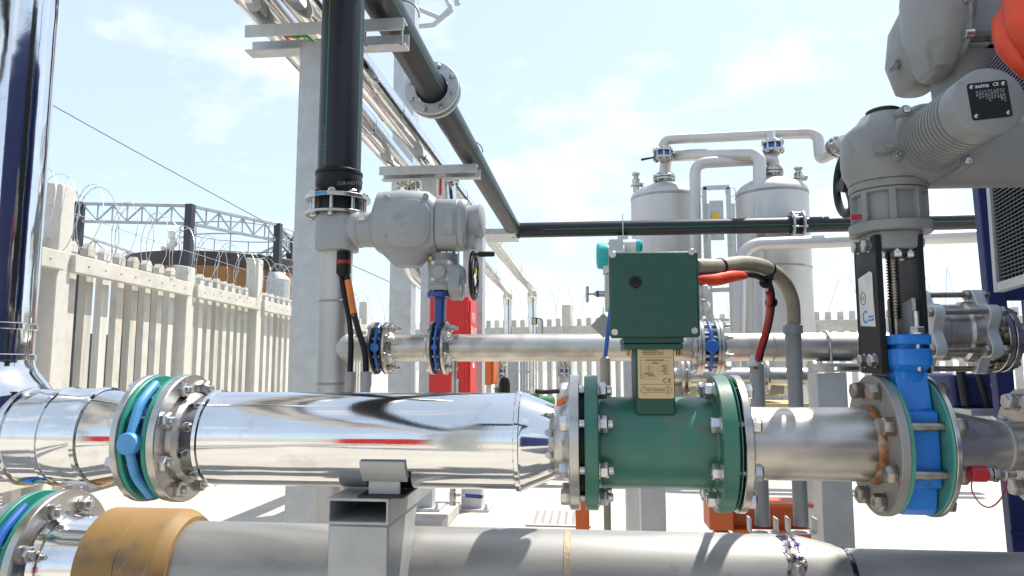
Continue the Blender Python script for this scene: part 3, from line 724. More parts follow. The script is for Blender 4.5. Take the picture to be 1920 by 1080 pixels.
for x, w_, h in ((lx(1062, RL), .009, .0012),):
    b.lathe(CL(x), EX, [(-w_, RL-.001), (-w_*.7, RL+h), (w_*.7, RL+h), (w_, RL-.001)], 96, False, False)
part('weld_seam', b, WELDT, T)
b = MB(); rs = []; rnd = random.Random(5); n = 96
for t, h in ((-.020, .0002), (-.008, .0008), (-.005, .0018), (0, .0026), (.005, .0018), (.009, .0005), (.02, -.0016)):
    rs.append([CL(xl1+t+.003*math.sin(k*.9)+(rnd.random()-.5)*.004)+V((0, (RL+h+rnd.random()*.0012)*math.cos(2*PI*k/n), (RL+h+rnd.random()*.0012)*math.sin(2*PI*k/n))) for k in range(n)])
b.rings(rs, False, False); part('weld_seam', b, WELDB, T, sharp=60)
b = MB(); x = xl2+.0; b.lathe(CL(x)+EZ*.003, EX, [(-.006, .081), (-.003, .0828), (.003, .0828), (.006, .0805)], 80, False, False); part('weld_seam', b, WELDB, T)
# polished stub and flange on the left
xf = lx(5); xfe = lx(22)
b = MB(); b.disc(CL(xf), EX, .180, xfe-xf, .002); part('flange', b, FLSTEEL, T)
xy0, xy1 = lx(133, .135), lx(302, .135)
b = MB(); b.lathe(CL(xfe-.001), EX, [(0, .13), (.02, .122), (.055, .1185), (xy0-xfe-.006, .118)], 72); part('polished_stub', b, CHROME, T)
for x in (lx(66, .118), xy0-.006):
    b = MB(); b.lathe(CL(x), EX, [(-.007, .118), (-.005, .1235), (.005, .1235), (.007, .118)], 72, False, False)
    part('bead', b, CHROME, T)
# teal lined butterfly valve, cut by the frame
xz0 = xf-.062
T2, cc, gg = butterfly(xz0, xf, YL, ZL, .12, .180, (BLUED, BLUEM), 'butterfly_valve', 'teal lined wafer valve at the lower left corner beside the yellow block', EX, True, .026, TEAL, .01, 8, 0, 'butterfly valves')
bolts(T2, CL((xz0-.02+xfe)/2), EX, .148, 8, xfe-xz0+.02, BOLT, r=.010, hr=.0195, hh=.017, ea=.004, eb=.010, ph=PI/8)
b = MB(); b.disc(CL(xz0-.021), EX, .172, .02, .002); b.lathe(CL(xz0-.5), EX, [(0,.118),(.48,.118)], 48); solo('flange_stub', b, FLSTEEL, 'flanged pipe stub leaving the frame at the lower left corner', 'pipe', CL(xz0-.1))
# yellow block
b = MB(); RY = .139; xs_ = xy0+(xy1-xy0)*.47
b.lathe(CL(xy0), EX, [(0, RY-.004), (.004, RY), (xs_-xy0-.0015, RY), (xs_-xy0, RY-.002), (xs_-xy0+.0015, RY), (xy1-xy0-.03, RY), (xy1-xy0-.02, RY-.004), (xy1-xy0, RY-.018), (xy1-xy0, RL+.001)], 96)
Yl = solo('insulation_block', b, YELLOW, 'scuffed yellow insulation collar clamped round the lower pipe', 'insulation', CL(xy0), sharp=25)
b = MB(); a = R_(187); d = V((0, math.cos(a), math.sin(a)))
b.beam(CL(xy0+.002)+d*RY, CL(xy1-.03)+d*RY, .0018, .0012, d)
part('split_line', b, INK, Yl)
for (t0, a0, t1, a1) in ((.30, 205, .46, 172), (.36, 196, .62, 158), (.62, 190, .66, 186), (.80, 178, .84, 160)):
    b = MB(); pts = []
    for i in range(9):
        f = i/8; a = R_(a0+(a1-a0)*f); t = t0+(t1-t0)*f+.01*math.sin(f*3)
        pts.append(CL(xy0+(xy1-xy0)*t)+V((0, math.cos(a), math.sin(a)))*(RY-.0002))
    b.tube(pts, [.0004]+[.0012]*7+[.0004], 6); part('scuff', b, PVC, Yl)

# support post: RHS cross arm on a post, with saddle
q0, q1 = P(613, 925, 1.45), P(730, 925, 1.45); sxa, sxb = q0.x, q1.x; wbox = sxb-sxa
ztube = ZC-RI2-.007
zt0 = P(670, 985, 1.45).z
T = thing('pipe_support', 'rough galvanised post with open rectangular arm and saddle under the mirror clad pipe', 'pipe support', (sxa+wbox/2, 1.51, 0))
b = MB(); tkn = .0065
def hollow(b, x0, x1, y0, y1, z0, z1, t):
    b.rings([[V((x,y_,z)) for x, z in ((x0,z0),(x1,z0),(x1,z1),(x0,z1))] for y_ in (y0, y1)]+[[V((x,y_,z)) for x, z in ((x0+t,z0+t),(x1-t,z0+t),(x1-t,z1-t),(x0+t,z1-t))] for y_ in (y1, y0)], closed=True)
hollow(b, sxa, sxb, 1.45, 2.05, zt0, ztube, tkn); part('arm', b, GALVR, T, bevel=.0025)
b = MB(); b.bb((sxa+.002, 1.456, 0), (sxb-.002, 1.60, zt0-.001)); part('post', b, GALVR, T, bevel=.004)
b = MB()
b.prism([(0,0),(.11,0),(.0,-.20)], (sxb-.004, 1.601, zt0-.002), EY, EZ, -.01)
part('gusset', b, GALVR, T)
b = MB(); xm_ = P(716, 880, 1.45).x; rs = []
for sgn, rr2 in ((0, RI2+.003), (1, RI2+.009)):
    pass
arc = [R_(a) for a in range(199, 228, 3)]
inn = [(math.cos(a)*(RI2+.002), math.sin(a)*(RI2+.002)) for a in arc]; out = [(math.cos(a)*(RI2+.008), math.sin(a)*(RI2+.008)) for a in reversed(arc)]
b.prism(inn+out, (xm_-.047, Y0, ZC), EY, EZ, .094)
part('saddle', b, GALVR, T, bevel=.001)
b = MB(); b.bb((xm_-.035, 1.478, ztube+.0047), (xm_+.03, 1.484, ZC-.068)); part('saddle_web', b, GALVR, T)
b = MB(); b.bb((xm_-.05, 1.452, ztube+.0005), (xm_+.045, 1.60, ztube+.0045)); part('bearing_pad', b, RUBBER, T)

# ================================================================== BACK PIPE LINE
Y1 = 3.0
ZB = P(1000, 652, Y1).z
RB = .057
def bx(px): return P(px, 650, Y1).x
def bn(px): return P(px, 650, Y1-.122).x
def CB(x, dz=0): return V((x, Y1, ZB+dz))
xR = bx(627)
T = thing('steel_riser', 'pickled stainless tee riser with horizontal branch below the thick black pipe', 'pipe', (xR, Y1, 0))
b = MB(); zfl = P(628, 402, Y1).z
b.lathe((xR, Y1, .0), EZ, [(0, .068), (ZB-.13, .068), (zfl-.06, .068), (zfl-.02, .075), (zfl-.012, .09)], 56); part('pipe_wall', b, VESS, T)
b = MB(); xbr = bn(690)
b.lathe((xR, Y1, ZB), EX, [(.0, .055), (.05, .066), (.075, .0605), (.1, .0575), (xbr-xR-.02, .057), (xbr-xR, .07)], 56); part('branch', b, VESS, T)
for z in (ZB+.20, ZB-.15):
    b = MB(); b.lathe((xR, Y1, z), EZ, [(-.005,.068),(-.003,.0705),(.003,.0705),(.005,.068)], 48, False, False)
    part('weld_seam', b, DULL, T)
b = MB(); b.disc((xR, Y1, zfl-.012), EZ, .139, .012, .002); part('flange', b, FLSTEEL, T)
b = MB(); b.disc((xbr-.012, Y1, ZB), EX, .112, .012, .0015); part('flange', b, FLSTEEL, T)
# black riser
T = thing('black_riser', 'thick black plastic riser with thin green stripes bolted above the back drive', 'pipe', (xR, Y1, zfl))
b = MB(); zr0 = P(630, 330, Y1).z; st = []
b.tube([(xR, Y1, zr0+k*.3) for k in range(9)], .0935, 72, stripes=None)
# stripes: narrow face columns in the second material
o_st = len(b.f)
part('pipe_wall', b, HDPE[0], T)
for a in (R_(250), R_(345), R_(140)):
    b = MB()
    c = V((xR+.0936*math.cos(a), Y1+.0936*math.sin(a), 0)); tdir = V((-math.sin(a), math.cos(a), 0))
    b.box(c+EZ*(zr0+1.2), (.006, .0012, 2.4), tdir, V((math.cos(a), math.sin(a), 0)), EZ)
    part('green_stripe', b, HDPE[1], T)
zf1 = P(628, 379, Y1).z
b = MB(); 
b.lathe((xR, Y1, zf1), EZ, [(-.05, .074), (.02, .074), (.03, .078), (zr0-zf1-.055, .099), (zr0-zf1-.05, .1005), (zr0-zf1-.008, .1005), (zr0-zf1-.002, .0985), (zr0-zf1, .103), (zr0-zf1+.012, .103), (zr0-zf1+.018, .0955)], 64)
part('stub_end', b, BLACKP, T)
b = MB(); b.disc((xR, Y1, zf1), EZ, .139, .018, .002); part('backing_ring', b, FLSTEEL, T)
b = MB(); a = R_(258)
b.box(V((xR+.1395*math.cos(a), Y1+.1395*math.sin(a), zf1+.009)), (.055, .002, .012), V((-math.sin(a), math.cos(a), 0)), V((math.cos(a), math.sin(a), 0)), EZ); part('blue_tape', b, BLUEINK, T)
b = MB(); b.lathe((xR, Y1, zfl+.0005), EZ, [(0, .10), (zf1-zfl-.001, .095)], 48); part('stub_collar', b, BLACKP, T)
bolts(T, (xR, Y1, (zfl-.012+zf1+.018)/2), EZ, .116, 8, zf1+.03-zfl, BOLT, r=.0085, hr=.016, hh=.014, ea=.004, eb=.006, ph=.1)
text(T, 'SDR-HD100', .022, P(632, 347, Y1-.1005), EX, EZ, PALEI, depth=.0004)
for i in range(3): pass
text(T, 'PE100  DN200  PN10  ISO 4427', .017, P(608, 330, Y1-.088), EZ, -EX, PALEI, depth=.0003)

# butterfly valves on the back line
def bspool(name, label, xa, xb, fa=True, fb=True, r=RB, grp=None, m=STEEL, R=.112):
    T = thing(name, label, 'pipe', CB(xa), grp)
    b = MB(); b.lathe(CB(xa), EX, [(0, r+.014 if fa else r), (.014, r+.012 if fa else r), (.028, r), (xb-xa-.028, r), (xb-xa-.014, r+.012 if fb else r), (xb-xa, r+.014 if fb else r)], 56); part('pipe_wall', b, m, T)
    if fa: b = MB(); b.disc(CB(xa), EX, R, .013, .0015); part('flange', b, FLSTEEL, T)
    if fb: b = MB(); b.disc(CB(xb-.013), EX, R, .013, .0015); part('flange', b, FLSTEEL, T)
    return T
v1a, v1b = xbr, bn(712)
T, cc, gg = butterfly(v1a, v1b, Y1, ZB, .075, .112, (BLUED, BLUEM), 'butterfly_valve', 'blue wafer valve between black gaskets right of the tee riser, no drive on it', EX, True, .018, RUBBER, .0065, 8, 0, 'butterfly valves')
bolts(T, cc, EX, .092, 8, gg+.026, BOLT, r=.0075, hr=.0145, hh=.013, ea=.004, eb=.022, ph=PI/8)
s1b = bn(804)
bspool('pipe_spool', 'short flanged stainless spool between the two blue wafer valves on the back line', v1b, s1b)
v2a, v2b = s1b, bn(823)
T, cc, gg = butterfly(v2a, v2b, Y1, ZB, .075, .112, (BLUED, BLUEM), 'butterfly_valve', 'dark blue wafer valve with tall blue neck under the back electric drive', EX, True, .012, RUBBER, .0065, 8, 0, 'butterfly valves')
vc = (v2a+v2b)/2
bolts(T, cc, EX, .092, 8, gg+.026, BOLT, r=.0075, hr=.0145, hh=.013, ea=.004, eb=.024, ph=PI/8)
def zd(py): return P(825, py, Y1).z
b = MB(); b.slo([(V((vc,Y1,ZB+.06)), .022, .036, 3), (V((vc,Y1,ZB+.12)), .022, .034, 3), (V((vc,Y1,zd(556))), .024, .03, 3)], EX, EY, 32); part('neck', b, BLUED, T)
b = MB(); b.disc((vc, Y1, zd(558)), EZ, .058, zd(548)-zd(558), .002); part('top_flange', b, BLUED, T)
l0, l1 = v2b, bn(1318)
bspool('back_pipe', 'long pickled stainless pipe running behind the green meter box', l0, l1)
v3a, v3b = l1, bn(1355)
T, cc, gg = butterfly(v3a, v3b, Y1, ZB, .07, .112, (BLUED, BLUEM), 'butterfly_valve', 'royal blue wafer valve with round cover just right of the green box', EX, True, .026, FLSTEEL, .0075, 8, 0, 'butterfly valves')
bolts(T, cc, EX, .092, 8, gg+.026, BOLT, r=.0075, hr=.0145, hh=.013, ea=.004, eb=.022, ph=PI/8)
e3 = bx(1775)
T = bspool('back_pipe', 'pickled stainless pipe from the royal blue valve to the ribbed expansion joint', v3b, e3, True, False)
b = MB()
for px in (1447,): b.lathe(CB(bx(px)), EX, [(-.004,RB),(-.002,RB+.0015),(.002,RB+.0015),(.004,RB)], 40, False, False)
part('weld_seam', b, DULL, T)
# u-bolt clamp and post
xu = bx(1548)
T = thing('pipe_support', 'galvanised post with square arm and u-bolt carrying the back pipe', 'pipe support', (xu, Y1, 0))
b = MB(); za_ = ZB-RB-.008
q0, q1 = P(1548, 690, Y1-.1), P(1612, 690, Y1-.1)
b.bb((xu-.035, Y1-.14, za_-.006), (xu+.10, Y1+.08, za_)); part('top_plate', b, GALV, T, bevel=.001)
b = MB(); hollow(b, xu-.02, xu+.085, Y1-.13, Y1+.12, P(1560,697,Y1).z, za_-.007, .006); part('arm', b, GALV, T)
b = MB(); pl0, pl1 = P(1533, 850, 2.9).x, P(1590, 850, 2.9).x
b.bb((pl0, 2.87, 0), (pl1, 2.985, P(1560, 698, Y1).z-.001)); part('post', b, GALV, T, bevel=.003)
b = MB(); b.tube([V((xu, Y1-(RB+.006)*math.cos(a), ZB+(RB+.006)*math.sin(a))) for a in [PI*k/16 for k in range(17)]], .0045, 10)
for s in (-1, 1): b.cyl((xu, Y1+s*(RB+.006), ZB), (xu, Y1+s*(RB+.006), za_-.02), .0045, 10); b.hexa((xu, Y1+s*(RB+.006), za_-.0165), EZ, .010, .009)
part('u_bolt', b, BOLT, T)

# ================================================================== BACK ELECTRIC DRIVE
YD = 2.96
def D(px, py, Y=YD): return P(px, py, Y)
T = thing('electric_drive', 'light grey electric drive with bulging cover above the tall necked blue valve', 'valve drive', (vc, Y1, zd(546)), 'electric valve drives')
mD = mp(750, 430, YD)
zm = D(750, 428).z
def S(px, py, a, bb, n): return (D(px, py), a*mD, bb*mD, n)
# main body along X
b = MB()
b.slo([S(665, 431, 34, 32, 2.3), S(705, 431, 35, 33, 2.3)], EY, EZ, 48)
part('coupling_ring', b, CAST, T)
b = MB()
b.slo([S(704, 428, 37, 35, 2.4), S(712, 424, 46, 50, 3.0), S(716, 420, 49, 57, 3.2), S(760, 419, 50, 60, 3.2), S(806, 420, 50, 58, 3.2), S(818, 424, 47, 52, 3.0), S(822, 424, 46, 49, 3)], EY, EZ, 64)
# belly
b.slo([(D(765, 500), 24*mD, 22*mD, 2.4), (D(765, 478), 46*mD, 34*mD, 2.6), (D(770, 455), 58*mD, 44*mD, 2.8)], EX, EY, 48)
part('main_housing', b, CAST, T, sharp=38)
b = MB(); fc = D(764, 418, YD-49*mD)
b.slo([(fc+EY*.006, 42*mD, 44*mD, 3.0), (fc+EY*.001, 41*mD, 43*mD, 3.0), (fc-EY*.008, 33*mD, 34*mD, 2.8), (fc-EY*.0105, 30*mD, 31*mD, 2.8)], EX, EZ, 56)
part('front_cover', b, CAST, T, sharp=38)
for px, py in ((724, 370), (798, 367), (724, 442), (797, 440)):
    c = D(px, py, YD-47*mD); b = MB(); b.lathe(c+EY*.01, -EY, [(0, .0125), (.012, .012), (.014, .010)], 22); b.lathe(c-EY*.003, -EY, [(0, .0072), (.004, .0068), (.004, .0035), (.002, .0033)], 18)
    part('cover_screw', b, CAST, T)
b = MB()
b.slo([S(820, 424, 40, 46, 3.2), S(826, 423, 44, 46.5, 3.4), S(862, 423, 44, 46.5, 3.4), S(864, 423, 42.5, 45, 3.4), S(866, 423, 44, 46.5, 3.4), S(874, 423, 44, 46.5, 3.4), S(880, 421, 40, 42, 3)], EY, EZ, 56)
part('control_housing', b, CAST, T, sharp=38)
b = MB(); b.lathe(D(878, 416), EX, [(0, 31*mD), (.045, 31*mD), (.052, 33*mD), (.056, 33*mD), (.066, 27*mD)], 48); b.slo([S(878, 445, 20, 22, 3), S(892, 447, 18, 20, 3)], EY, EZ, 32); part('end_cap', b, CAST, T, sharp=38)
b = MB(); c = D(840, 414, YD-45*mD); b.box(c, (20*mD, .004, 50*mD)); lp = part('label_frame', b, CAST, T, bevel=.0015)
b = MB(); b.box(c-EY*.0028, (15*mD, .001, 33*mD)); part('small_label', b, GREYI, lp)
# terminal housing on the left
b = MB()
b.slo([(D(632, 471), 35*mD, 32*mD, 5), (D(632, 468), 36*mD, 33*mD, 5), (D(632, 440), 37*mD, 34*mD, 4.5), (D(632, 412), 36*mD, 33*mD, 4), (D(632, 404), 33*mD, 30*mD, 3.4), (D(632, 401), 28*mD, 26*mD, 3)], EX, EY, 48)
b.slo([S(655, 430, 30, 30, 2.4), S(668, 431, 35, 33, 2.4), S(676, 431, 36, 34, 2.4), S(678, 431, 35, 33, 2.4)], EY, EZ, 44)
part('terminal_housing', b, CAST, T, sharp=38)
b = MB(); b.add([D(670, 413, 2.874), D(676, 398, 2.885), D(685, 398, 2.885), D(682, 406, 2.88), D(684, 412, 2.876), D(678, 413, 2.873)], [(0,1,2,3,4,5)]); part('torn_sticker', b, LABELW, T)
# gearbox below
b = MB()
b.lathe((vc+.01, Y1, zd(546)), EZ, [(0, .06), (.006, .066), (.02, .068), (.022, .064), (.05, .064), (zd(488)-zd(546), .066), (zd(478)-zd(546), .066)], 56)
b.slo([(V((vc+.02, Y1-.055, zd(511))), .05, .05, 4), (V((vc+.02, Y1-.075, zd(511))), .046, .046, 4)], EX, EZ, 40)
b.slo([(D(838, 515, Y1-.03), .05, .052, 3), (D(862, 516, Y1-.03), .05, .045, 3), (D(872, 517, Y1-.03), .038, .034, 2.5)], EY, EZ, 36)
part('gearbox', b, CAST, T, sharp=38)
b = MB(); b.lathe(V((vc+.012, Y1-.073, zd(514))), -EY, [(0, .031), (.012, .031), (.016, .027), (.02, .0265), (.022, .024)], 12); part('hex_cap', b, CAST, T)
for dx, dz in ((-.032,-.036), (.036,-.036), (.036,.034), (-.032,.034)):
    b = MB(); b.lathe(V((vc+.014+dx, Y1-.074, zd(512)+dz)), -EY, [(0, .0085), (.005, .008), (.005, .004), (.003, .0038)], 18); part('screw', b, BOLT, T)
b = MB(); q = D(808, 485, Y1-.07); b.hexa(q, -EY, .010, .012); part('brass_plug', b, BRASS, T)
# worm guard (fan shaped) and handwheel
gcx = D(872, 520, Y1).x; gc = V((gcx, Y1-.02, D(872, 520, Y1).z))
b = MB(); pts = [(0.03*math.cos(R_(a)), .03*math.sin(R_(a))) for a in (150, 90, 30)]
poly = [(-.05, .03), (.05, .03)]+[(.10*math.cos(R_(a)), .10*math.sin(R_(a))-.0) for a in range(-25, -160, -9)]
b.prism(poly, gc-EX*.055+V((0,0,0)), EY, EZ, .05); part('worm_guard', b, CAST, T, bevel=.006)
hcx = D(890, 518, Y1).x; hc = V((hcx, Y1-.02, D(888, 518, Y1).z)); b = MB(); Rw = .094
b.rings([[hc+V((0, math.cos(a), math.sin(a)))*(Rw+.012*math.cos(t))+EX*(.009*math.sin(t)) for t in [2*PI*k/12 for k in range(12)]] for a in [2*PI*i/56 for i in range(56)]], closed=True)
for k in range(3):
    a = 2*PI*k/3+.9; d = V((0, math.cos(a), math.sin(a))); b.slo([(hc+d*.01, .006, .016, 3), (hc+d*.09, .006, .016, 3)], EX, d.cross(EX), 16)
b.lathe(hc-EX*.02, EX, [(0, .02), (.04, .02)], 24)
part('handwheel', b, BLACKP, T, sharp=40)
q = hc+V((.012, -.05, .083)); b = MB(); b.lathe(q, EX, [(-.02, .005), (.012, .005), (.014, .0105), (.02, .0115), (.075, .0115), (.082, .009)], 20); part('crank_handle', b, BLACKP, T)
b = MB(); c = hc+V((.012, -.03, .01)); b.box(c, (.006, .02, .03)); part('yellow_tag', b, YELSIGN, T)
b = MB(); c = hc+V((.012, -.045, -.022)); b.box(c, (.004, .035, .04), EX, V((0,.8,.6)), V((0,-.6,.8))); part('arrow_label', b, LABELW, T)
bl = bolt_me(.02, .006, .011, .009, .001, .006, BOLTB)
for a in (R_(240), R_(310), R_(60), R_(130)):
    o = bpy.data.objects.new('bolt', bl); COL.objects.link(o); o.parent = T; o.location = V((vc+.047*math.cos(a), Y1+.047*math.sin(a), zd(549)))-OFF[T]
# connector and cables
q = D(645, 470, YD-.01); T = thing('cable_connector', 'black round cable connector with red ring under the back drive', 'connector', q)
z_ = lambda py: D(645, py, YD-.01).z
b = MB(); b.lathe((q.x, q.y, z_(473)), -EZ, [(0, .030), (z_(473)-z_(488), .030)], 36); b.lathe((q.x, q.y, z_(496)), -EZ, [(0, .031), (z_(496)-z_(512), .031), (z_(496)-z_(519), .021)], 20); part('shell', b, BLACKP, T)
b = MB(); b.lathe((q.x, q.y, z_(488.5)), -EZ, [(0, .0315), (z_(488.5)-z_(495.5), .0315)], 36); part('ring', b, REDCAP, T)
cab = [D(640, 515, 2.95), D(647, 560, 2.93), D(655, 600, 2.90), D(658, 640, 2.87), D(657, 680, 2.86), D(656, 715, 2.86)]
b = MB(); b.tube(bez(cab, 8), .0115, 14); solo('cable', b, BLACKP, 'black cable hanging left from the round connector to a grey pipe end', 'cable', cab[-1])
cab = [D(650, 515, 2.945), D(656, 545, 2.93), D(662, 580, 2.90), D(672, 620, 2.865), D(684, 660, 2.85), D(687, 715, 2.85)]
cp = bez(cab, 8)
b = MB(); b.tube(cp[16:], .0125, 14); Tc = solo('cable', b, BLACKP, 'black and orange cable hanging right from the round connector', 'cable', cab[-1])
b = MB(); b.tube(cp[3:19], .0145, 14); part('orange_sleeve', b, ORCABLE, Tc)
b = MB(); b.tube(cp[:5], .0135, 14); part('black_sleeve', b, BLACKP, Tc)
b = MB()
b.tube(bez([D(663, 590, 2.88), D(667, 610, 2.87), D(668, 630, 2.86), D(665, 632, 2.86)], 5), .004, 8); part('yellow_wire', b, YELSIGN, Tc)
for px, Yy, lab in ((657, 2.86, 'left'), (687, 2.85, 'right')):
    q = D(px, 712, Yy); b = MB(); b.cyl((q.x, Yy, 0), (q.x, Yy, q.z), .018, 24); b.lathe((q.x, Yy, D(px, 725, Yy).z), EZ, [(0, .021), (.06, .021)], 24)
    solo('conduit_pipe', b, PVC, f'grey conduit stub below the connector cables, {lab} one of two', 'conduit', (q.x, Yy, 0), 'conduit stubs below the back drive')

# ================================================================== PIPE RACK
YA, YB2, YC = 3.4, 5.75, 8.63
# columns
def column(name, label, pxa, pxb, py, Y, ztop, depth=None, base=True, m=None, hsec=True):
    a, c = P(pxa, py, Y).x, P(pxb, py, Y).x; w_ = c-a; d = depth or w_
    T = thing(name, label, 'column', ((a+c)/2, Y+d/2, 0), 'galvanised rack columns')
    b = MB(); b.bb((a, Y, .02), (c, Y+d, ztop)); part('shaft', b, m or GALV, T, bevel=.004)
    if base:
        b = MB(); b.bb((a-.07, Y-.07, .0), (c+.07, Y+d+.07, .02)); part('base_plate', b, GALV, T)
        for sx_ in (a-.045, c+.045):
            b = MB(); b.cyl((sx_, Y-.04, .02), (sx_, Y-.04, .06), .01, 10); b.hexa((sx_, Y-.04, .021), EZ, .018, .016); part('anchor_bolt', b, BOLT, T)
    return T, a, c
armA_z0, armA_z1 = P(600, 66, 3.3).z, P(600, 44, 3.3).z
TA, cA0, cA1 = column('rack_column', 'tall near galvanised column behind the black riser', 552, 603, 500, 3.35, armA_z0-.005)
TB, cB0, cB1 = column('rack_column', 'far galvanised column rising to the top of the photo, left of the red cabinet', 731, 771, 500, 6.4, 4.9)
armB_z0, armB_z1 = P(800, 329, 5.7).z, P(800, 313, 5.7).z
TC, cC0, cC1 = column('rack_column', 'galvanised column with base plate under the middle cross arm, beside the red cabinet', 789, 816, 500, 5.72, armB_z0-.005)
TD, cD0, cD1 = column('rack_column', 'galvanised column showing as a strip right of the red cabinet', 868, 905, 500, 6.2, P(880, 440, 6.2).z)
b = MB(); 
gx0, gx1 = P(728, 945, 5.6).x, P(842, 945, 5.6).x
b.bb((gx0, 5.35, 0.0), (gx1, 6.1, .09)); solo('plinth', b, PAD, 'low concrete plinth under the column base plate', 'plinth', ((gx0+gx1)/2, 5.7, 0), bevel=.01)
# column TC stands on the plinth
TC.location.z += .091
b = MB(); b.bb((cA0-.012, 3.36, .03), (cA0-.001, 3.46, armA_z0-.01)); part('edge_lip', b, GALV, TA)
# brackets at top of the far column
b = MB()
def D5(px, py, Y=6.3): return P(px, py, Y)
b.tube(bend([D5(786, 17), D5(826, 34), D5(845, 15), D5(832, -12)], .03, 3), .022, 10)
b.tube(bend([D5(786, 49), D5(812, 47), D5(846, 20)], .03, 3), .022, 10)
b.tube([D5(826, 34), D5(848, 18)], .02, 10)
part('ladder_bracket', b, GALV, TB)
b = MB(); b.tube([D5(857, -10), D5(857, 3), D5(858, 8)], .03, 12); part('lamp_tip', b, GALV, TB)
# cross arms: pairs of angles
def arm(label, pxa, pxb, Y, z0, z1, dpt):
    a, c = P(pxa, 0, Y).x, P(pxb, 0, Y).x
    # measure x on the arm's own height
    zc_ = (z0+z1)/2
    T = thing('cross_arm', label, 'cross arm', ((a+c)/2, Y, zc_), 'rack cross arms')
    return T
def angle(T, xa, xb, Y, z0, z1, name='angle'):
    b = MB(); t = .009
    b.bb((xa, Y, z0), (xb, Y+t, z1)); b.bb((xa, Y+t, z1-t), (xb, Y+.075, z1-.0005)); part(name, b, GALV, T)
xa_, xb_ = P(459, 57, 3.28).x, P(757, 40, 3.28).x
T = arm('galvanised double angle arm at the top, behind the black riser', 460, 757, 3.28, armA_z0, armA_z1, 0)
angle(T, xa_, xb_, 3.28, armA_z0, armA_z1)
xa2, xb2 = P(475, 80, 3.45).x, P(768, 55, 3.45).x
b = MB(); b.bb((xa2, 3.44, armA_z0-.035), (xb2, 3.449, armA_z1-.01)); b.bb((xa2, 3.36, armA_z0-.035), (xb2, 3.4395, armA_z0-.027)); part('angle', b, GALV, T)
for px in (678, 748):
    q = P(px, 56, 3.3); b = MB(); b.cyl((q.x, 3.36, armA_z0-.045), (q.x, 3.36, armA_z1+.02), .006, 10); b.hexa((q.x, 3.36, armA_z0-.047), EZ, .012, .01); part('u_bolt_leg', b, BOLT, T)
b = MB(); b.tube(bez([P(548, 70, 3.36), P(562, 68, 3.37), P(575, 68, 3.37), P(592, 80, 3.36)], 6), .008, 8); part('earth_cable', b, mat('earth_cable_green', (.10,.42,.03), rough=.4), T)
b = MB(); b.tube(bez([P(532, 66, 3.37), P(545, 68, 3.38), P(560, 69, 3.38)], 6), .008, 8); part('orange_wire', b, ORCABLE, T)
T = arm('galvanised double angle arm in the middle of the rack, above the back drive', 712, 900, 5.65, armB_z0, armB_z1, 0)
angle(T, P(711, 321, 5.65).x, P(894, 308, 5.65).x, 5.65, armB_z0, armB_z1)
b = MB(); x0_, x1_ = P(719, 330, 5.75).x, P(901, 318, 5.75).x
b.bb((x0_, 5.75, armB_z0-.03), (x1_, 5.759, armB_z1-.02)); b.bb((x0_, 5.69, armB_z0-.03), (x1_, 5.7495, armB_z0-.022)); part('angle', b, GALV, T)
q0, q1 = P(905, 435, 8.4), P(966, 433, 8.4)
b = MB(); b.bb((q0.x, 8.35, q0.z-.04), (q1.x, 8.9, q0.z+.03)); solo('cross_arm', b, GALV, 'short galvanised bracket under the corner of the black pipe', 'cross arm', (q0.x, 8.6, q0.z), 'rack cross arms', bevel=.004)

# black pipe over the rack, mitred corner and far run
rb = .092
pa, pb, pc = P(722, 14, 3.4), P(893, 293, 5.75), P(964, 432, YC)
d0 = (pa-pc).normalized(); pstart = pa+d0*9
pe = P(1905, 411, YC); pe.z = pc.z
T = thing('black_rack_pipe', 'black plastic pipe with green stripes crossing the rack and then running right across the sky', 'pipe', (pc.x, pc.y, 0))
def pt_on(t): return pstart+(pc-pstart)*t
# flange pair position at px ~ (810,176)
best = min((abs(((lambda q: 960+FPX*q.dot(rt)/q.dot(fw))(pt_on(t/400)-CAM))-811), t/400) for t in range(210, 398))[1]
fc_ = pt_on(best); ax_ = (pc-pstart).normalized()
b = MB(); b.tube([pstart, fc_-ax_*.03], rb, 48, stripes=None); b.tube([fc_+ax_*.03, pc-ax_*.06], rb, 48)
part('rack_run', b, HDPE[0], T)
for a in (R_(205), R_(335), R_(90)):
    u_, v_ = basis(ax_); d = u_*math.cos(a)+v_*math.sin(a)
    b = MB(); b.beam(pstart+d*(rb), pc-ax_*.06+d*(rb), .008, .0016, d); part('green_stripe', b, HDPE[1], T)
b = MB(); xx = pc.x+.06
b.lathe((xx, pc.y, pc.z), EX, [(0, rb), (pe.x-xx, rb)], 48); part('far_run', b, HDPE[0], T)
for a in (R_(-8),):
    d = V((0, -math.cos(a), math.sin(a)))
    b = MB(); b.beam(V((xx+.3, pc.y, pc.z))+d*rb, V((pe.x, pc.y, pc.z))+d*rb, .010, .0016, d); part('green_stripe', b, HDPE[1], T)
b = MB(); b.tube([pc-ax_*.07, pc-ax_*.02, pc+EX*.03, pc+EX*.07], rb+.004, 40); b.lathe(pc+EX*.05, EX, [(0, rb+.003), (.01, rb+.012), (.02, rb+.003)], 40); b.lathe(pc-ax_*.05, -ax_, [(0, rb+.003), (.01, rb+.012), (.02, rb+.003)], 40); part('mitred_elbow', b, BLACKP, T)
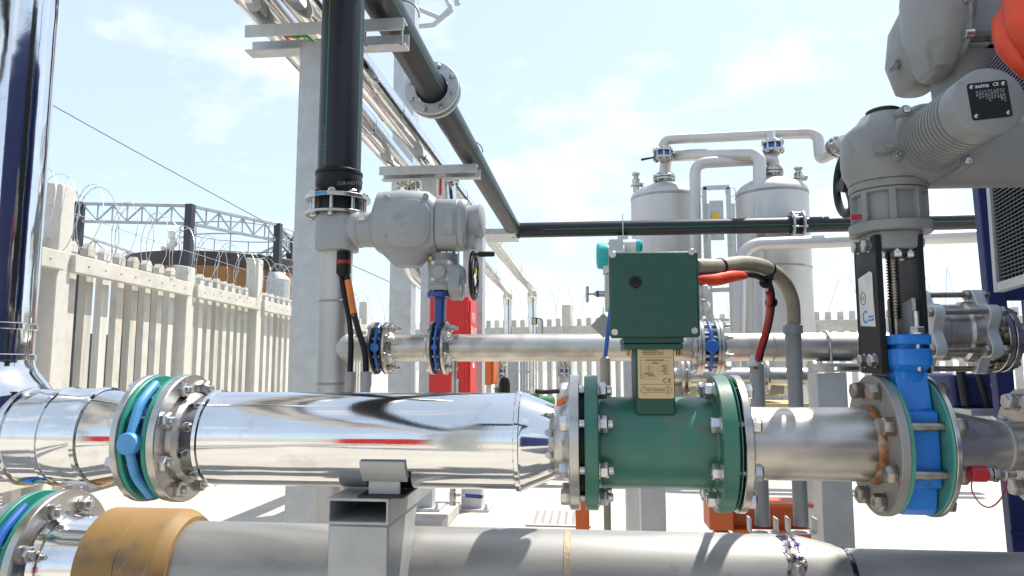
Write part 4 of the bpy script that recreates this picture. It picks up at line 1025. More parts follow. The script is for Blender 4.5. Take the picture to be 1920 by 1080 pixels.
def flange_pair(T, c, ax, R, gap, mt, r0, tw=.022, nb=8, br=.009):
    for s in (-1, 1):
        b = MB(); n = 56; u_, v_ = basis(ax); t0 = gap/2 if s > 0 else -gap/2-tw
        prof = [(t0, r0), (t0, R-.002), (t0+.002, R), (t0+tw-.002, R), (t0+tw, R-.002), (t0+tw, r0)]
        b.rings([[V(c)+ax*t+u_*(r*math.cos(2*PI*k/n))+v_*(r*math.sin(2*PI*k/n)) for k in range(n)] for t, r in prof], closed=True)
        part('backing_ring', b, mt, T)
    b = MB(); b.lathe(V(c)-ax*(gap/2+tw+.02), ax, [(0, rb+.001), (.018, rb+.010), (gap+2*tw+.022, rb+.010), (gap+2*tw+.04, rb+.001)], 48); part('stub_end', b, BLACKP, T)
    bolts(T, c, ax, (R+r0+.01)/2, nb, gap+2*tw, BOLT, r=br, hr=br*1.85, hh=br*1.6, ea=.005, eb=.01, ph=.3)
flange_pair(T, fc_, ax_, .178, .045, GALV, .108)
fx = P(1494, 430, YC).x
flange_pair(T, V((fx, pc.y, pc.z)), EX, .165, .10, GALV, .108, tw=.016)
def hang(px):
    q = P(px, 440, YC-.1); x = q.x
    b = MB(); b.cyl((x, YC-.11, pc.z-.14), (x, YC-.11, pc.z+.15), .006, 8); b.bb((x-.06, YC-.13, pc.z-.16), (x+.06, YC+.05, pc.z-.11)); part('hanger', b, GALV, T)
hang(1168)
b = MB()
for c_, aa in ((pb+V((-.03,-.1,0)), ax_), (pa+V((.05,.12,0)), ax_)):
    u_, v_ = basis(aa); b.torus(c_, aa, rb+.008, .006, 32, 8, 0, PI)
part('strap', b, BOLT, T)

# two chrome pipes on the rack, running away and dropping at the end
def clad_pipe(pA, pEnd, drop_py, r, label):
    d = (pA-pEnd).normalized(); s0 = pA+d*9
    T = thing('clad_rack_pipe', label, 'pipe', (pEnd.x, pEnd.y, 0), 'polished clad rack pipes')
    zdr = .1
    b = MB(); b.tube([s0, pEnd], r, 48); part('cladding', b, CHROME, T)
    b = MB(); b.tube(bez([pEnd, pEnd-d*.12-EZ*.02, V((pEnd-d*.22).to_tuple())-EZ*.10, V((pEnd-d*.24).to_tuple())-EZ*.25], 6), r*1.04, 32); part('elbow', b, CHROME, T)
    q = pEnd-d*.24
    b = MB(); b.cyl(q-EZ*.22, V((q.x, q.y, zdr)), r*.86, 32); b.cyl(q-EZ*.22, q-EZ*.34, r*.95, 32); part('drop_leg', b, CHROME, T)
    ln_ = (s0-pEnd).length; k = 1
    while k*2.3 < ln_:
        b = MB(); b.lathe(pEnd+d*(k*2.3), d, [(-.010, r), (-.008, r+.004), (.008, r+.004), (.010, r)], 40, False, False); k += 1
        part('bead', b, CHROME, T)
    return T
clad_pipe(P(503, 22, 3.4), P(950, 545, 14.2), 0, .096, 'left of two polished clad pipes running away along the rack')
clad_pipe(P(580, 10, 3.4), P(996, 541, 14.0), 0, .098, 'right of two polished clad pipes running away along the rack')
# straps of the chrome pipes on the near arm
# insulated branch elbow below the middle arm, behind the back drive
T = thing('clad_branch', 'polished clad branch curving down behind the back drive below the left rack pipe', 'pipe', P(765, 345, 5.95), 'clad branches below the middle arm')
c = P(765, 338, 5.95)
b = MB(); b.disc(c-EZ*.05, V((0,-.35,1)).normalized(), .108, .02); part('flange', b, FLSTEEL, T)
b = MB(); b.tube(bez([c-EZ*.05, P(764, 420, 6.0), P(765, 470, 6.0), P(776, 505, 6.05), P(800, 530, 6.1)], 6), .085, 28); part('elbow_cladding', b, CHROME, T)
bolts(T, c-EZ*.048, V((0,-.35,1)), .088, 8, .02, BOLTB, r=.008, hr=.014, hh=.012)
T = thing('clad_branch', 'polished clad branch under the right rack pipe, beside the red edged sign', 'pipe', P(838, 338, 5.95), 'clad branches below the middle arm')
c = P(838, 332, 5.95)
b = MB(); b.disc(c-EZ*.05, V((0,-.35,1)).normalized(), .104, .02); part('flange', b, FLSTEEL, T)
b = MB(); b.cyl(c-EZ*.05, P(843, 400, 5.98), .08, 28); b.cyl(P(843, 400, 5.98), P(846, 520, 5.98), .075, 28); part('cladding', b, CHROME, T)
bolts(T, c-EZ*.048, V((0,-.35,1)), .085, 8, .02, BOLTB, r=.008, hr=.014, hh=.012)
q = P(820, 345, 5.70)
b = MB(); b.bb((cC1+.002, 5.70, P(820, 372, 5.7).z), (cC1+.075, 5.708, P(820, 326, 5.7).z)); sg = solo('label_strip', b, LABELW, 'white strip with red mark on the middle column', 'sign', q)
b = MB(); b.bb((cC1+.03, 5.6965, P(820, 366, 5.7).z), (cC1+.05, 5.6995, P(820, 333, 5.7).z)); part('red_mark', b, ARROWRED, sg)

# overhead cable
pts = [P(60, 176, 22), P(300, 309, 24), P(560, 449, 27), P(735, 531, 29)]
b = MB(); b.tube(bez(pts, 8), .018, 6); solo('overhead_cable', b, CABLE, 'thin dark cable slanting down across the sky', 'cable', pts[0])

# red cabinet
q0, q1 = P(806, 555, 5.35), P(878, 700, 5.35)
T = thing('fire_cabinet', 'bright red fire cabinet with white lettering on its side, behind the back pipe', 'cabinet', ((q0.x+q1.x)/2, 5.6, .45))
zt_, zb_ = P(840, 556, 5.35).z, .42; yb_ = 5.35+.50
b = MB(); b.bb((q0.x, 5.35, zb_), (q1.x, 5.70, zt_)); part('body', b, RED, T, bevel=.008)
b = MB(); b.bb((q1.x+.001, 5.37, zb_+.03), (q1.x+.012, 5.68, zt_-.03)); dr = part('door', b, RED, T, bevel=.003)
text(T, 'FIRE', .10, (q1.x+.0125, 5.43, P(880, 604, 5.5).z), EY, EZ, WHITEI, squash=.95)
text(T, 'BRAND', .10, (q1.x+.0125, 5.395, P(880, 630, 5.5).z), EY, EZ, WHITEI, squash=.85)
b = MB(); b.bb((q1.x+.013, 5.46, P(884, 690, 5.5).z), (q1.x+.016, 5.54, P(884, 680, 5.5).z)); part('small_label', b, LABELW, T)
b = MB(); b.bb((q1.x-.10, 5.335, .95), (q1.x-.07, 5.349, 1.12)); part('handle', b, BOLT, T)
b = MB(); b.bb((q0.x+.03, 5.3465, zb_+.05), (q1.x-.03, 5.3495, zt_-.05)); part('front_panel', b, RED, T, bevel=.001)
for z in (zb_+.12, zt_-.15):
    b = MB(); b.cyl((q1.x+.006, 5.362, z-.03), (q1.x+.006, 5.362, z+.03), .007, 10); part('hinge', b, RED, T)

# ================================================================== FENCES
F1 = P(108, 400, 6.0); F3 = P(478, 500, 10.5)
fd = V((F3.x-F1.x, F3.y-F1.y, 0)); flen = fd.length; fd.normalize(); fn = V((fd.y, -fd.x, 0))   # fn points to the yard (+X)
def F(s, off=0, z=0): return V((F1.x, F1.y, 0))+fd*s+fn*off+EZ*z
ZR = 2.235
def palisade(T, F, posts, pales_per_bay, zr, rail_h, post_w, pale_w, mats, dirs, zbot=.0, pointed=True, tops=None):
    fdir, fnor = dirs; cm, rm = mats; rnd = random.Random(11)
    for i, (s, zt) in enumerate(posts):
        b = MB(); h = post_w/2
        def sec(z, k=1.0): return [F(s-h*k, -h*1.0, z), F(s+h*k, -h*1.0, z), F(s+h*k, h*1.0, z), F(s-h*k, h*1.0, z)]
        b.rings([sec(0), sec(zt-.06), [p+EZ*(.06 if j in (0,1) else .035)*1 for j, p in enumerate(sec(zt-.06))]]); part('post', b, rm, T, bevel=.012)
    for i in range(len(posts)-1):
        s0, s1 = posts[i][0], posts[i+1][0]
        for z in (zr, .38):
            b = MB(); a, c = F(s0+post_w*.42, post_w*.5+.012, z-rail_h/2), F(s1-post_w*.30, post_w*.5+.012, z-rail_h/2)
            b.beam(a, c, .075, rail_h); part('rail', b, cm, T, bevel=.008)
        n = pales_per_bay
        for k in range(n):
            s = s0+post_w*.8+(s1-s0-post_w*1.4)*(k+.5)/n+(rnd.random()-.5)*.008
            zt = zr+.17+(rnd.random()-.5)*.02; w_ = pale_w/2; o0 = -.055
            b = MB(); rs = []
            def sec(z): return [F(s-w_, o0-.025, z), F(s+w_, o0-.025, z), F(s+w_*.92, o0+.045, z), F(s-w_*.92, o0+.045, z)]
            r1 = sec(zt-.045); r2 = [F(s-w_*.45, o0-.022, zt), F(s+w_*.45, o0-.022, zt), F(s+w_*.4, o0+.04, zt), F(s-w_*.4, o0+.04, zt)]
            if not pointed: r1 = sec(zt-.012); r2 = [p+(F(s, o0+.01, zt-.012)-p)*.12+EZ*.012 for p in r1]
            b.rings([sec(zbot), r1, r2]); part('pale', b, rnd.choice((cm, CONCB, CONCY)), T, bevel=0)
            c = F(s, post_w*.5+.0125+.0375, zr-rail_h/2); b = MB(); b.lathe(c, fnor, [(-.004, .012), (.002, .012), (.006, .007)], 8); part('rail_bolt', b, BOLTB, T)
T = thing('palisade_fence', 'cream precast concrete palisade fence along the left side of the yard', 'fence', F(0))
sp = 2.36*1.0
posts = [(-2.45, 2.85), (0, 2.88), (flen*.523, 2.46), (flen, 2.88), (flen*1.52, 2.84), (flen*2.0, 2.84), (flen*2.5, 2.84)]
palisade(T, F, posts, 8, ZR, .165, .19, .125, (CONC, CONCR), (fd, fn))
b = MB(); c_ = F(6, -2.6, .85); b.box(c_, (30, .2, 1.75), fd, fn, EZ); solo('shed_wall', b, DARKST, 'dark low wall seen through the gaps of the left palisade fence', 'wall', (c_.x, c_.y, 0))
# razor coil along it
def coil(label, p0, dirv, length, R, pitch, zc, wire, barb, loc, n_per=22, wob=.06, barbs=True, up2=EZ):
    b = MB(); side = V((dirv.y, -dirv.x, 0)); pts = []; n = int(length/pitch*n_per); rnd = random.Random(4)
    ph = 0; amp = 1
    for i in range(n):
        a = 2*PI*i/n_per; s = i*pitch/n_per+.12*math.sin(a*.5)
        if i % n_per == 0: amp = 1+(rnd.random()-.5)*2*wob; ph = (rnd.random()-.5)*.05
        pts.append(p0+dirv*(s+ph)+side*(R*.55*amp*math.cos(a))+EZ*(zc+R*amp*math.sin(a)+.03*math.sin(s*.8)))
    b.tube(pts, wire, 5)
    if barbs:
        for i in range(0, n-1, 2):
            d = (pts[i+1]-pts[i]).normalized(); b.box(pts[i], (barb, barb*.55, barb*.25), d, *basis(d))
    return solo('razor_wire', b, WIREM, label, 'razor wire', loc, 'razor wire coils on the fences')
coil('razor wire coil on the near left palisade fence', F(-2.2, 0, 0), fd, flen*2.5+2, .40, .31, ZR+.32, .004, .026, F(0, 0, ZR+.3))
b = MB()
for z in (ZR+.42, ZR+.12): b.tube([F(-2.4, 0, z+.02), F(flen*.3, .02, z-.02), F(flen*.7, -.01, z), F(flen*2.4, 0, z)], .0035, 5)
part('straight_wire', b, WIREM, T)

# back fence
G0 = P(690, 612, 17.5); G1 = P(1920, 585, 13.6)
gd = V((G1.x-G0.x, G1.y-G0.y, 0)); glen = gd.length; gd.normalize(); gn = V((gd.y, -gd.x, 0))
def G(s, off=0, z=0): return V((G0.x, G0.y, 0))+gd*s+gn*off+EZ*z
T = thing('palisade_fence', 'cream palisade fence across the back of the yard behind vessels and pumps', 'fence', G(0))
s1066 = None
def px_of(p):
    q = p-CAM; return 960+FPX*q.dot(rt)/q.dot(fw)
s0 = min((abs(px_of(G(k*.02))-1066), k*.02) for k in range(600))[1]
bay = 2.2
posts = [(s0+bay*k, 2.62) for k in range(-2, 6)]
palisade(T, G, posts, 9, 2.12, .22, .2, .115, (CONC, CONC), (gd, gn), pointed=False)
coil('thin razor wire coil on the back palisade fence', G(-3, 0, 0), gd, 19, .47, .62, 2.62, .0055, .012, G(6, 0, 2.6), barbs=False, wob=.1)

# ================================================================== TANK WITH TRUSS RING BEHIND THE LEFT FENCE
ring = [P(150, 382, 22), P(357, 386, 22.4), P(522, 422, 25.6), P(545, 448, 28.6), P(450, 494, 34), P(296, 490, 34), P(66, 412, 26)]
ztr = 6.15
T = thing('gas_tank', 'dark banded ochre tank inside a ring of black posts and grey lattice girders', 'tank', (-14.7, 27.5, 0))
tops = [V((p.x, p.y, p.z)) for p in ring]
for i, p in enumerate(tops):
    w_ = .24; b = MB(); b.bb((p.x-w_/2, p.y-w_/2, 0), (p.x+w_/2, p.y+w_/2, p.z+.05)); part('post', b, DARKST, T)
for i in range(7):
    a, c = tops[i], tops[(i+1) % 7]; h = .60; b = MB()
    da = (c-a).normalized(); a2, c2 = a+da*.12, c-da*.12
    b.beam(a2, c2, .09, .09); b.beam(a2-EZ*h, c2-EZ*h, .09, .09)
    n = 7
    for k in range(n):
        t0, t1 = k/n, (k+1)/n
        if k: b.beam(a2+(c2-a2)*t0-EZ*(h-.05), a2+(c2-a2)*t0-EZ*.05, .04, .04, EY)
        lo, hi = (t0, t1) if k % 2 else (t1, t0)
        b.beam(a2+(c2-a2)*lo-EZ*(h-.05), a2+(c2-a2)*hi-EZ*.05, .045, .045)
    part('lattice_girder', b, TRUSS, T)
tc_ = V((-14.7, 27.5, 0)); rt_ = 3.45
zt0_ = 5.38
b = MB(); b.lathe(tc_, EZ, [(0, rt_), (zt0_-.52, rt_)], 64); part('shell', b, TANKO, T)
b = MB(); b.lathe(tc_+EZ*(zt0_-.515), EZ, [(0, rt_+.02), (.02, rt_+.05), (.48, rt_+.05), (.515, rt_+.02), (.55, rt_*.5), (.56, .2)], 64); part('roof_band', b, TANKD, T)
b = MB()
for z in (zt0_+.75, zt0_+1.2):
    b.torus(tc_+EZ*z+V((1.0, -.4, 0)), EZ, 2.2, .025, 48, 6)
for k in range(10):
    a = 2*PI*k/10; c = tc_+V((1.0+2.2*math.cos(a), -.4+2.2*math.sin(a), 0)); b.cyl(c+EZ*zt0_, c+EZ*(zt0_+1.2), .025, 6)
part('roof_railing', b, TRUSS, T)
q = P(322, 470, 24.3); b = MB()
b.lathe(q-EZ*.35, EZ, [(0, .09), (.5, .09), (.52, .16), (.62, .16), (.63, .09), (.8, .09), (.82, .15), (1.05, .13), (1.1, .05)], 18)
b.lathe(q+V((-.3,0,.0)), V((1,0,.55)), [(0, .19), (.1, .19), (.12, .08), (.5, .08)], 16); b.lathe(q+V((.0,0,.35)), EX, [(0, .08), (.14, .08), (.15, .12), (.25, .12)], 14)
part('vent_valve', b, WHITEP, T)
b = MB(); q = P(512, 530, 24); b.slo([(q+V((-.5,0,-1.8)), .25, .25, 2), (q+V((.15,0,-1.8)), .4, .4, 2), (q+V((.2,0,.1)), .4, .4, 2), (q+V((.1,0,.35)), .25, .25, 2)], EX, EY, 24); part('side_vessel', b, GALVR, T)

# ================================================================== VESSELS
def zpx(px, py, Y): return P(px, py, Y).z
def vessel(pxa, pxb, Y, ysh, label, nozz_px):
    a, c = P(pxa, 430, Y).x, P(pxb, 430, Y).x; r = (c-a)/2; x = (a+c)/2
    T = thing('pressure_vessel', label, 'vessel', (x, Y, 0), 'pressure vessels by the back fence')
    zs = zpx((pxa+pxb)/2, ysh, Y)
    b = MB(); b.lathe((x, Y, .7), EZ, [(0, r*.5), (.12, r*.85), (.2, r*.96), (.28, r), (zs-.7, r)], 72); part('shell', b, VESS, T)
    b = MB(); b.lathe((x, Y, zs+.001), EZ, [(0, r*1.004), (.004, r*1.006), (.012, r*1.001), (.05, r*.97), (.10, r*.87), (.15, r*.68), (.19, r*.4), (.205, r*.12)], 72); part('dished_head', b, VESS, T)
    for zz in (zs-.02, zs-.95, zs-1.9):
        b = MB(); b.lathe((x, Y, zz), EZ, [(-.014, r), (-.008, r+.005), (.008, r+.005), (.014, r)], 72, False, False); part('weld_seam', b, DULL, T)
    for k in range(3):
        an = 2*PI*k/3+.5; q = V((x+r*.8*math.cos(an), Y+r*.8*math.sin(an), 0)); b = MB(); b.bb((q.x-.06, q.y-.06, 0), (q.x+.06, q.y+.06, .92)); part('leg', b, VESS, T)
    return T, x, r, zs
V1_, x1_, r1_, zs1_ = vessel(1184, 1312, 10.0, 372, 'left of two tall matt stainless vessels, behind the green box', 1248)
V2_, x2_, r2_, zs2_ = vessel(1382, 1517, 9.2, 365, 'right of two tall matt stainless vessels, nearer the big drive', 1448)
for T, x, Y, zs, px in ((V1_, x1_, 10.0, zs1_, 1248), (V2_, x2_, 9.2, zs2_, 1448)):
    z0 = zs+.19; b = MB()
    b.cyl((x, Y, z0-.05), (x, Y, z0+.14), .075, 24); part('nozzle', b, VESS, T)
    for z in (z0+.06, z0+.10):
        b = MB(); b.disc((x, Y, z), EZ, .155, .03); part('nozzle_flange', b, FLSTEEL, T)
    bolts(T, (x, Y, z0+.095), EZ, .125, 8, .07, BOLT, r=.014, hr=.024, hh=.022)
def safety(T, px, py0, py1, Y):
    a, c = P(px, py0, Y), P(px, py1, Y); h = c.z-a.z
    b = MB(); b.lathe(a, EZ, [(0, .045), (h*.25, .045), (h*.27, .08), (h*.34, .08), (h*.36, .05), (h*.6, .06), (h*.62, .04), (h*.8, .035), (h*.82, .055), (h*.92, .055), (h, .02)], 20)
    b.cyl(a+EZ*h*.45, a+EZ*h*.45+V((.10, 0, -.03)), .04, 14); part('relief_valve', b, FLSTEEL, T)
safety(V1_, 1193, 360, 322, 10.0); safety(V2_, 1498, 345, 312, 9.2)
rp = .075
def run(label, pts, r=rp, m=VESS, name='vessel_pipe', bendr=.16, grp='pipes over the vessels'):
    b = MB(); b.tube(bend(pts, bendr, 8), r, 28); return solo(name, b, m, label, 'pipe', pts[0], grp)
Yq = 10.0
def Pv(px, py, Y): return P(px, py, Y)
# upper line: left nozzle stack -> right -> drop -> out to the right
A0 = V((x1_, 9.7, zpx(1245, 304, 9.7)))
U = run('upper pipe looping from the left vessel to the flanged end beside the handwheel', [V((P(1243, 300, 9.7).x, 9.7, zpx(1243, 300, 9.7))), P(1243, 262, 9.7), P(1440, 252, 9.4), P(1534, 249, 9.2), P(1537, 300, 9.2), P(1556, 290, 9.0), P(1584, 262, 8.7)], r=.068, bendr=.14)
b = MB(); b.cyl(P(1446, 252, 9.35), P(1448, 300, 9.2), .068, 24); part('branch', b, VESS, U)
d_ = (P(1584, 262, 8.7)-P(1556, 290, 9.0)).normalized(); c_ = P(1566, 280, 8.9)
for k in (0, .05):
    b = MB(); b.disc(c_+d_*k, d_, .135, .03); part('flange', b, FLSTEEL, U)
bolts(U, c_+d_*.04, d_, .11, 8, .08, BOLT, r=.012, hr=.022, hh=.018)
Lw = run('lower pipe from the left vessel nozzle turning down in front of the right vessel', [V((x1_, 9.95, zs1_+.30)), P(1249, 292, 9.9), P(1424, 288, 8.95), P(1424, 700, 8.75)], r=.078)
Lr = run('pipe from the right vessel nozzle turning left and down beside the left vessel', [V((x2_, 9.2, zs2_+.28)), P(1453, 298, 9.15), P(1303, 306, 9.3), P(1307, 700, 9.3)], r=.072)
def small_valve(px, py, Y, label, handle):
    c = P(px, py, Y); T = thing('butterfly_valve', label, 'valve', c, 'small valves over the vessels')
    b = MB(); b.lathe(c-EZ*.03, EZ, [(0, .10), (.06, .10)], 28); part('body', b, BLUEM, T)
    for z in (-.065, .035):
        b = MB(); b.disc(c+EZ*z, EZ, .14, .03); part('flange', b, FLSTEEL, T)
    bolts(T, c, EZ, .115, 8, .13, BOLT, r=.012, hr=.022, hh=.018)
    if handle: b = MB(); b.tube([c+V((-.08,-.05,0)), c+V((-.14,-.08,-.06)), c+V((-.30,-.10,-.09))], [.012,.012,.018], 10); part('lever', b, BLACKP, T)
small_valve(1243, 290, 9.7, 'small blue valve with black lever above the left vessel', True)
small_valve(1449, 276, 9.2, 'small blue valve above the right vessel', False)
run('pale stainless pipe passing under the black run to the right, above the hose', [P(1385, 640, 8.3), P(1388, 480, 8.3), P(1412, 458, 8.3), P(1905, 440, 8.3)], r=.072, m=VESS, grp='pipes over the vessels', bendr=.3)
# access ladder gate with panel between vessels
T = thing('ladder_cage', 'galvanised ladder frame with grey panel and yellow sign between the two vessels', 'ladder', P(1345, 600, 10.4))
Yg = 10.4
b = MB()
for px in (1320, 1365): b.beam(P(px, 352, Yg), V((P(px, 352, Yg).x, Yg, 0)), .06, .06, EY)
for py in (353, 545): b.beam(P(1318, py, Yg), P(1367, py-2, Yg), .06, .06)
for py in (600, 650): b.beam(P(1318, py, Yg), P(1367, py, Yg), .04, .04)
part('frame', b, GALV, T)
b = MB()
for px in (1374, 1327): b.beam(P(px, 382, Yg+.3), V((P(px, 382, Yg+.3).x, Yg+.3, 0)), .05, .05, EY)
part('rear_rail', b, GALV, T)
b = MB(); a, c = P(1331, 452, Yg), P(1354, 378, Yg); b.bb((a.x, Yg-.08, a.z), (c.x, Yg-.05, c.z)); part('panel', b, GALV, T)
b = MB(); a, c = P(1335, 419, Yg-.1), P(1348, 399, Yg-.1); b.bb((a.x, Yg-.105, a.z), (c.x, Yg-.095, c.z)); part('yellow_sign', b, YELSIGN, T)
b = MB()
for sx_ in (1313, 1370):
    c = P(sx_, 360, Yg); b.torus(c, EY, .07, .008, 20, 6)
part('chain', b, GALV, T)

# header skid behind, right of the meter neck
T = thing('header_skid', 'stainless header with flanges on an ochre skid beam behind the green meter neck', 'skid', P(1400, 760, 5.2))
Yh = 5.2
xh0, xh1 = P(1225, 706, Yh).x, P(1560, 706, Yh).x; zh = P(1300, 706, Yh).z
b = MB(); b.lathe((xh0, Yh, zh), EX, [(0, .062), (xh1-xh0, .062)], 40); part('header', b, STEEL, T)
for px in (1275, 1286, 1432, 1520):
    b = MB(); b.disc((P(px, 706, Yh).x, Yh, zh), EX, .125, .02); part('flange', b, FLSTEEL, T)
b = MB(); x0_, x1_b = P(1180, 750, Yh).x, P(1310, 750, Yh).x
b.bb((P(1190,750,Yh).x, Yh+.1, P(1250,752,Yh).z), (P(1312,750,Yh).x, Yh+.5, P(1250,722,Yh).z)); part('box', b, VESS, T, bevel=.01); b = MB(); b.bb((P(1442,750,Yh).x, Yh+.1, P(1450,742,Yh).z), (P(1480,750,Yh).x, Yh+.5, P(1450,716,Yh).z))
part('box', b, VESS, T, bevel=.01)
b = MB(); b.bb((P(1180,750,Yh).x, Yh-.05, P(1250,775,Yh).z), (P(1520,750,Yh).x, Yh+.6, P(1250,756,Yh).z)); part('beam', b, PLATE, T)
for px in (1190, 1508):
    b = MB(); x = P(px, 750, Yh).x; b.bb((x-.05, Yh, 0), (x+.05, Yh+.1, P(1250,776,Yh).z)); part('leg', b, VESS, T)

# ================================================================== BLUE MACHINE AT THE RIGHT
T = thing('cooler_unit', 'navy blue framed cooler with black finned panel at the right edge', 'cooler', P(1870, 900, 2.5))
Ym = 3.35
m0, m1 = P(1836, 520, Ym+.05).x, P(1884, 520, Ym).x
b = MB(); k_ = .04; b.rings([[V((m0+k_, Ym, 0)), V((m1+k_*.5, Ym, 0)), V((m1+k_*.5, Ym+.05, 0)), V((m0+k_, Ym+.05, 0))], [V((m0-k_, Ym, 3.6)), V((m1-k_*.5, Ym, 3.6)), V((m1-k_*.5, Ym+.05, 3.6)), V((m0-k_, Ym+.05, 3.6))]]); part('frame_post', b, NAVY, T, bevel=.004)
b = MB(); b.bb((m1+.62, Ym-4.6, .2), (m1+3.5, Ym+1.0, 3.55)); part('casing', b, NAVY, T, bevel=.01)  # out of view, enlarged to widen the navy band mirrored in the riser
b = MB(); b.bb((m1+.03, Ym+.06, .0), (m1+.6, Ym+.09, .78)); part('side_panel', b, NAVY, T); b = MB(); b.bb((m1-.01, Ym+.06, 1.2+.30), (m1+.6, Ym+.09, 3.4)); part('side_panel', b, NAVY, T)
b = MB(); b.slo([(V((m1-.035, Ym-.001, .32)), .028, .075, 3), (V((m1-.035, Ym+.002, .32)), .028, .075, 3)], EX, EZ, 28); part('lifting_slot', b, RUBBER, T)
b = MB(); b.bb((m0+.02, Ym-.012, .50), (m1+.5, Ym-.001, .515)); part('edge_trim', b, NAVY, T)
# finned radiator panel, slightly nearer and turned
pA_, pB_ = P(1884, 550, 2.40), P(1990, 550, 2.0)
rd = V((pB_.x-pA_.x, pB_.y-pA_.y, 0)); rl = rd.length; rd.normalize(); rn = V((rd.y, -rd.x, 0))
zr0_, zr1_ = P(1884, 548, 2.4).z, 3.2
b = MB(); fr = .028
def Rp(s, z, o=0): return V((pA_.x, pA_.y, 0))+rd*s+EZ*z+rn*o
def rbox(b, s0, s1, z0, z1, o0, o1): b.box(Rp((s0+s1)/2, (z0+z1)/2, (o0+o1)/2), (s1-s0, o1-o0, z1-z0), rd, rn, EZ)
rbox(b, 0, fr, zr0_, zr1_, 0, .03); rbox(b, fr+.0005, rl+.3, zr0_, zr0_+fr, .001, .029)
part('radiator_frame', b, GALV, T, bevel=.0015)
b = MB(); rbox(b, fr+.001, rl+.3, zr0_+fr+.001, zr1_, .0, .006); part('core_back', b, RUBBER, T)
b = MB(); z = zr0_+fr+.012
while z < zr1_: rbox(b, fr+.001, rl+.29, z, z+.0035, .007, .022); z += .012
s = fr+.03
while s < rl+.28: rbox(b, s, s+.006, zr0_+fr+.002, zr1_-.01, .0061, .016); s += .03
part('fins', b, mat('grey_fins', (.075,.077,.08), rough=.4, metal=.5), T)
# navy pipework below the joint
T = thing('blue_pump_skid', 'navy pump skid with hoses behind the bright blue gate valve', 'skid', P(1840, 760, 3.6))
Yk = 3.7
b = MB(); b.bb((P(1786,765,Yk).x, Yk, P(1800,764,Yk).z), (P(1905,765,Yk).x, Yk+.4, P(1800,700,Yk).z)); part('casing', b, NAVY, T, bevel=.02)
b = MB(); b.tube(bez([P(1800,690,Yk-.05), P(1805,720,Yk-.06), P(1812,760,Yk-.05)], 5), .02, 10); b.tube(bez([P(1828,690,Yk-.1), P(1840,720,Yk-.12), P(1852,762,Yk-.1)], 5), .014, 10); part('hose', b, RUBBER, T)
b = MB(); b.bb((P(1790,768,Yk).x, Yk-.15, P(1800,776,Yk).z), (P(1930,768,Yk).x, Yk+.3, P(1800,765,Yk).z)); part('base_rail', b, GALV, T)
b = MB(); b.cyl(P(1872, 722, Yk-.2), P(1872, 722, Yk-.21), .03, 20); part('gauge', b, WHITEP, T)
for px in (1800, 1900):
    x = P(px, 765, Yk).x; b = MB(); b.bb((x+.35, Yk+.1, 0), (x+.43, Yk+.2, P(1800,777,Yk).z)); part('leg', b, NAVY, T)

# expansion joint
cj = P(1800, 622, Y1); 
T = thing('expansion_joint', 'cast expansion joint with lobed flanges and long tie rods right of the black yoke', 'pipe joint', cj)
zj = cj.z
xj0, xj1 = P(1748, 622, Y1-.12).x, P(1852, 622, Y1-.12).x
Rj = .165
def lobed(R, k, n=96): return [(R*(.86+.14*math.cos(k*t)**1)*math.cos(t+.55), R*(.86+.14*math.cos(k*t))*math.sin(t+.55)) for t in [2*PI*i/n for i in range(n)]]
for x in (xj0, xj1):
    b = MB(); b.prism(lobed(Rj, 6), (x, Y1, zj), EY, EZ, .042); part('lobed_flange', b, GALV, T, bevel=.003)
b = MB(); b.lathe((xj0+.043, Y1, zj), EX, [(0, .112), (.03, .112), (.035, .108), (xj1-xj0-.09, .108), (xj1-xj0-.08, .118), (xj1-xj0-.0435, .118)], 64); part('body', b, STEEL, T)
for k in range(6):
    a = .55+2*PI*k/6; yy, zz = Y1+Rj*.88*math.cos(a), zj+Rj*.88*math.sin(a); b = MB()
    b.cyl((xj0-.02, yy, zz), (xj1+.075, yy, zz), .011, 14); b.hexa((xj1+.043, yy, zz), EX, .021, .018); b.hexa((xj0-.019, yy, zz), EX, .021, .018)
    if k % 2: b.hexa((xj1-.019, yy, zz), EX, .021, .018)
    part('tie_rod', b, BOLTB, T)
b = MB(); xj2 = P(1893, 637, Y1-.12).x
b.lathe((xj1+.043, Y1, zj), EX, [(0, .10), (.05, .085), (xj2-xj1-.05, .078), (xj2-xj1-.043, .078)], 48); part('neck', b, STEEL, T)
b = MB(); b.disc((xj2, Y1, zj-.03), EX, .128, .022); b.disc((xj2+.026, Y1, zj-.03), EX, .128, .022); part('flange', b, FLSTEEL, T)
bolts(T, (xj2+.024, Y1, zj-.03), EX, .104, 8, .05, BOLTB, r=.009, hr=.017, hh=.015, ea=.02, ph=.4)

# ================================================================== CONDUITS AND HOSES RIGHT OF THE BOX
Yc = 1.95
def Cc(px, py, Y=Yc): return P(px, py, Y)
hose = [V((bx1+.001, YB+.06, B(1310, 500, YB+.06).z)), Cc(1345, 500, 1.58), Cc(1395, 494, 1.68), Cc(1438, 503, 1.78), Cc(1470, 528, 1.86), Cc(1486, 565, 1.92), Cc(1489, 615, 1.95)]
cp = bez(hose, 24); b = MB(); rs_ = [.0168+.0008*(1 if k % 2 else -1) for k in range(len(cp))]
b.tube(cp, rs_, 22); H = solo('flexible_conduit', b, FLEX, 'grey ribbed flexible hose arching from the green box down to a conduit', 'hose', hose[0], sharp=60)
for i in (26, 74):
    b = MB(); d = (cp[i+1]-cp[i-1]).normalized(); b.lathe(cp[i]-d*.004, d, [(0, .0190), (.007, .0190)], 24); b.box(cp[i]+V((.004,-.010,-.021)), (.007,.008,.016)); part('cable_tie', b, BLACKP, H)
x = Cc(1490, 700).x
q = Cc(1490, 985)
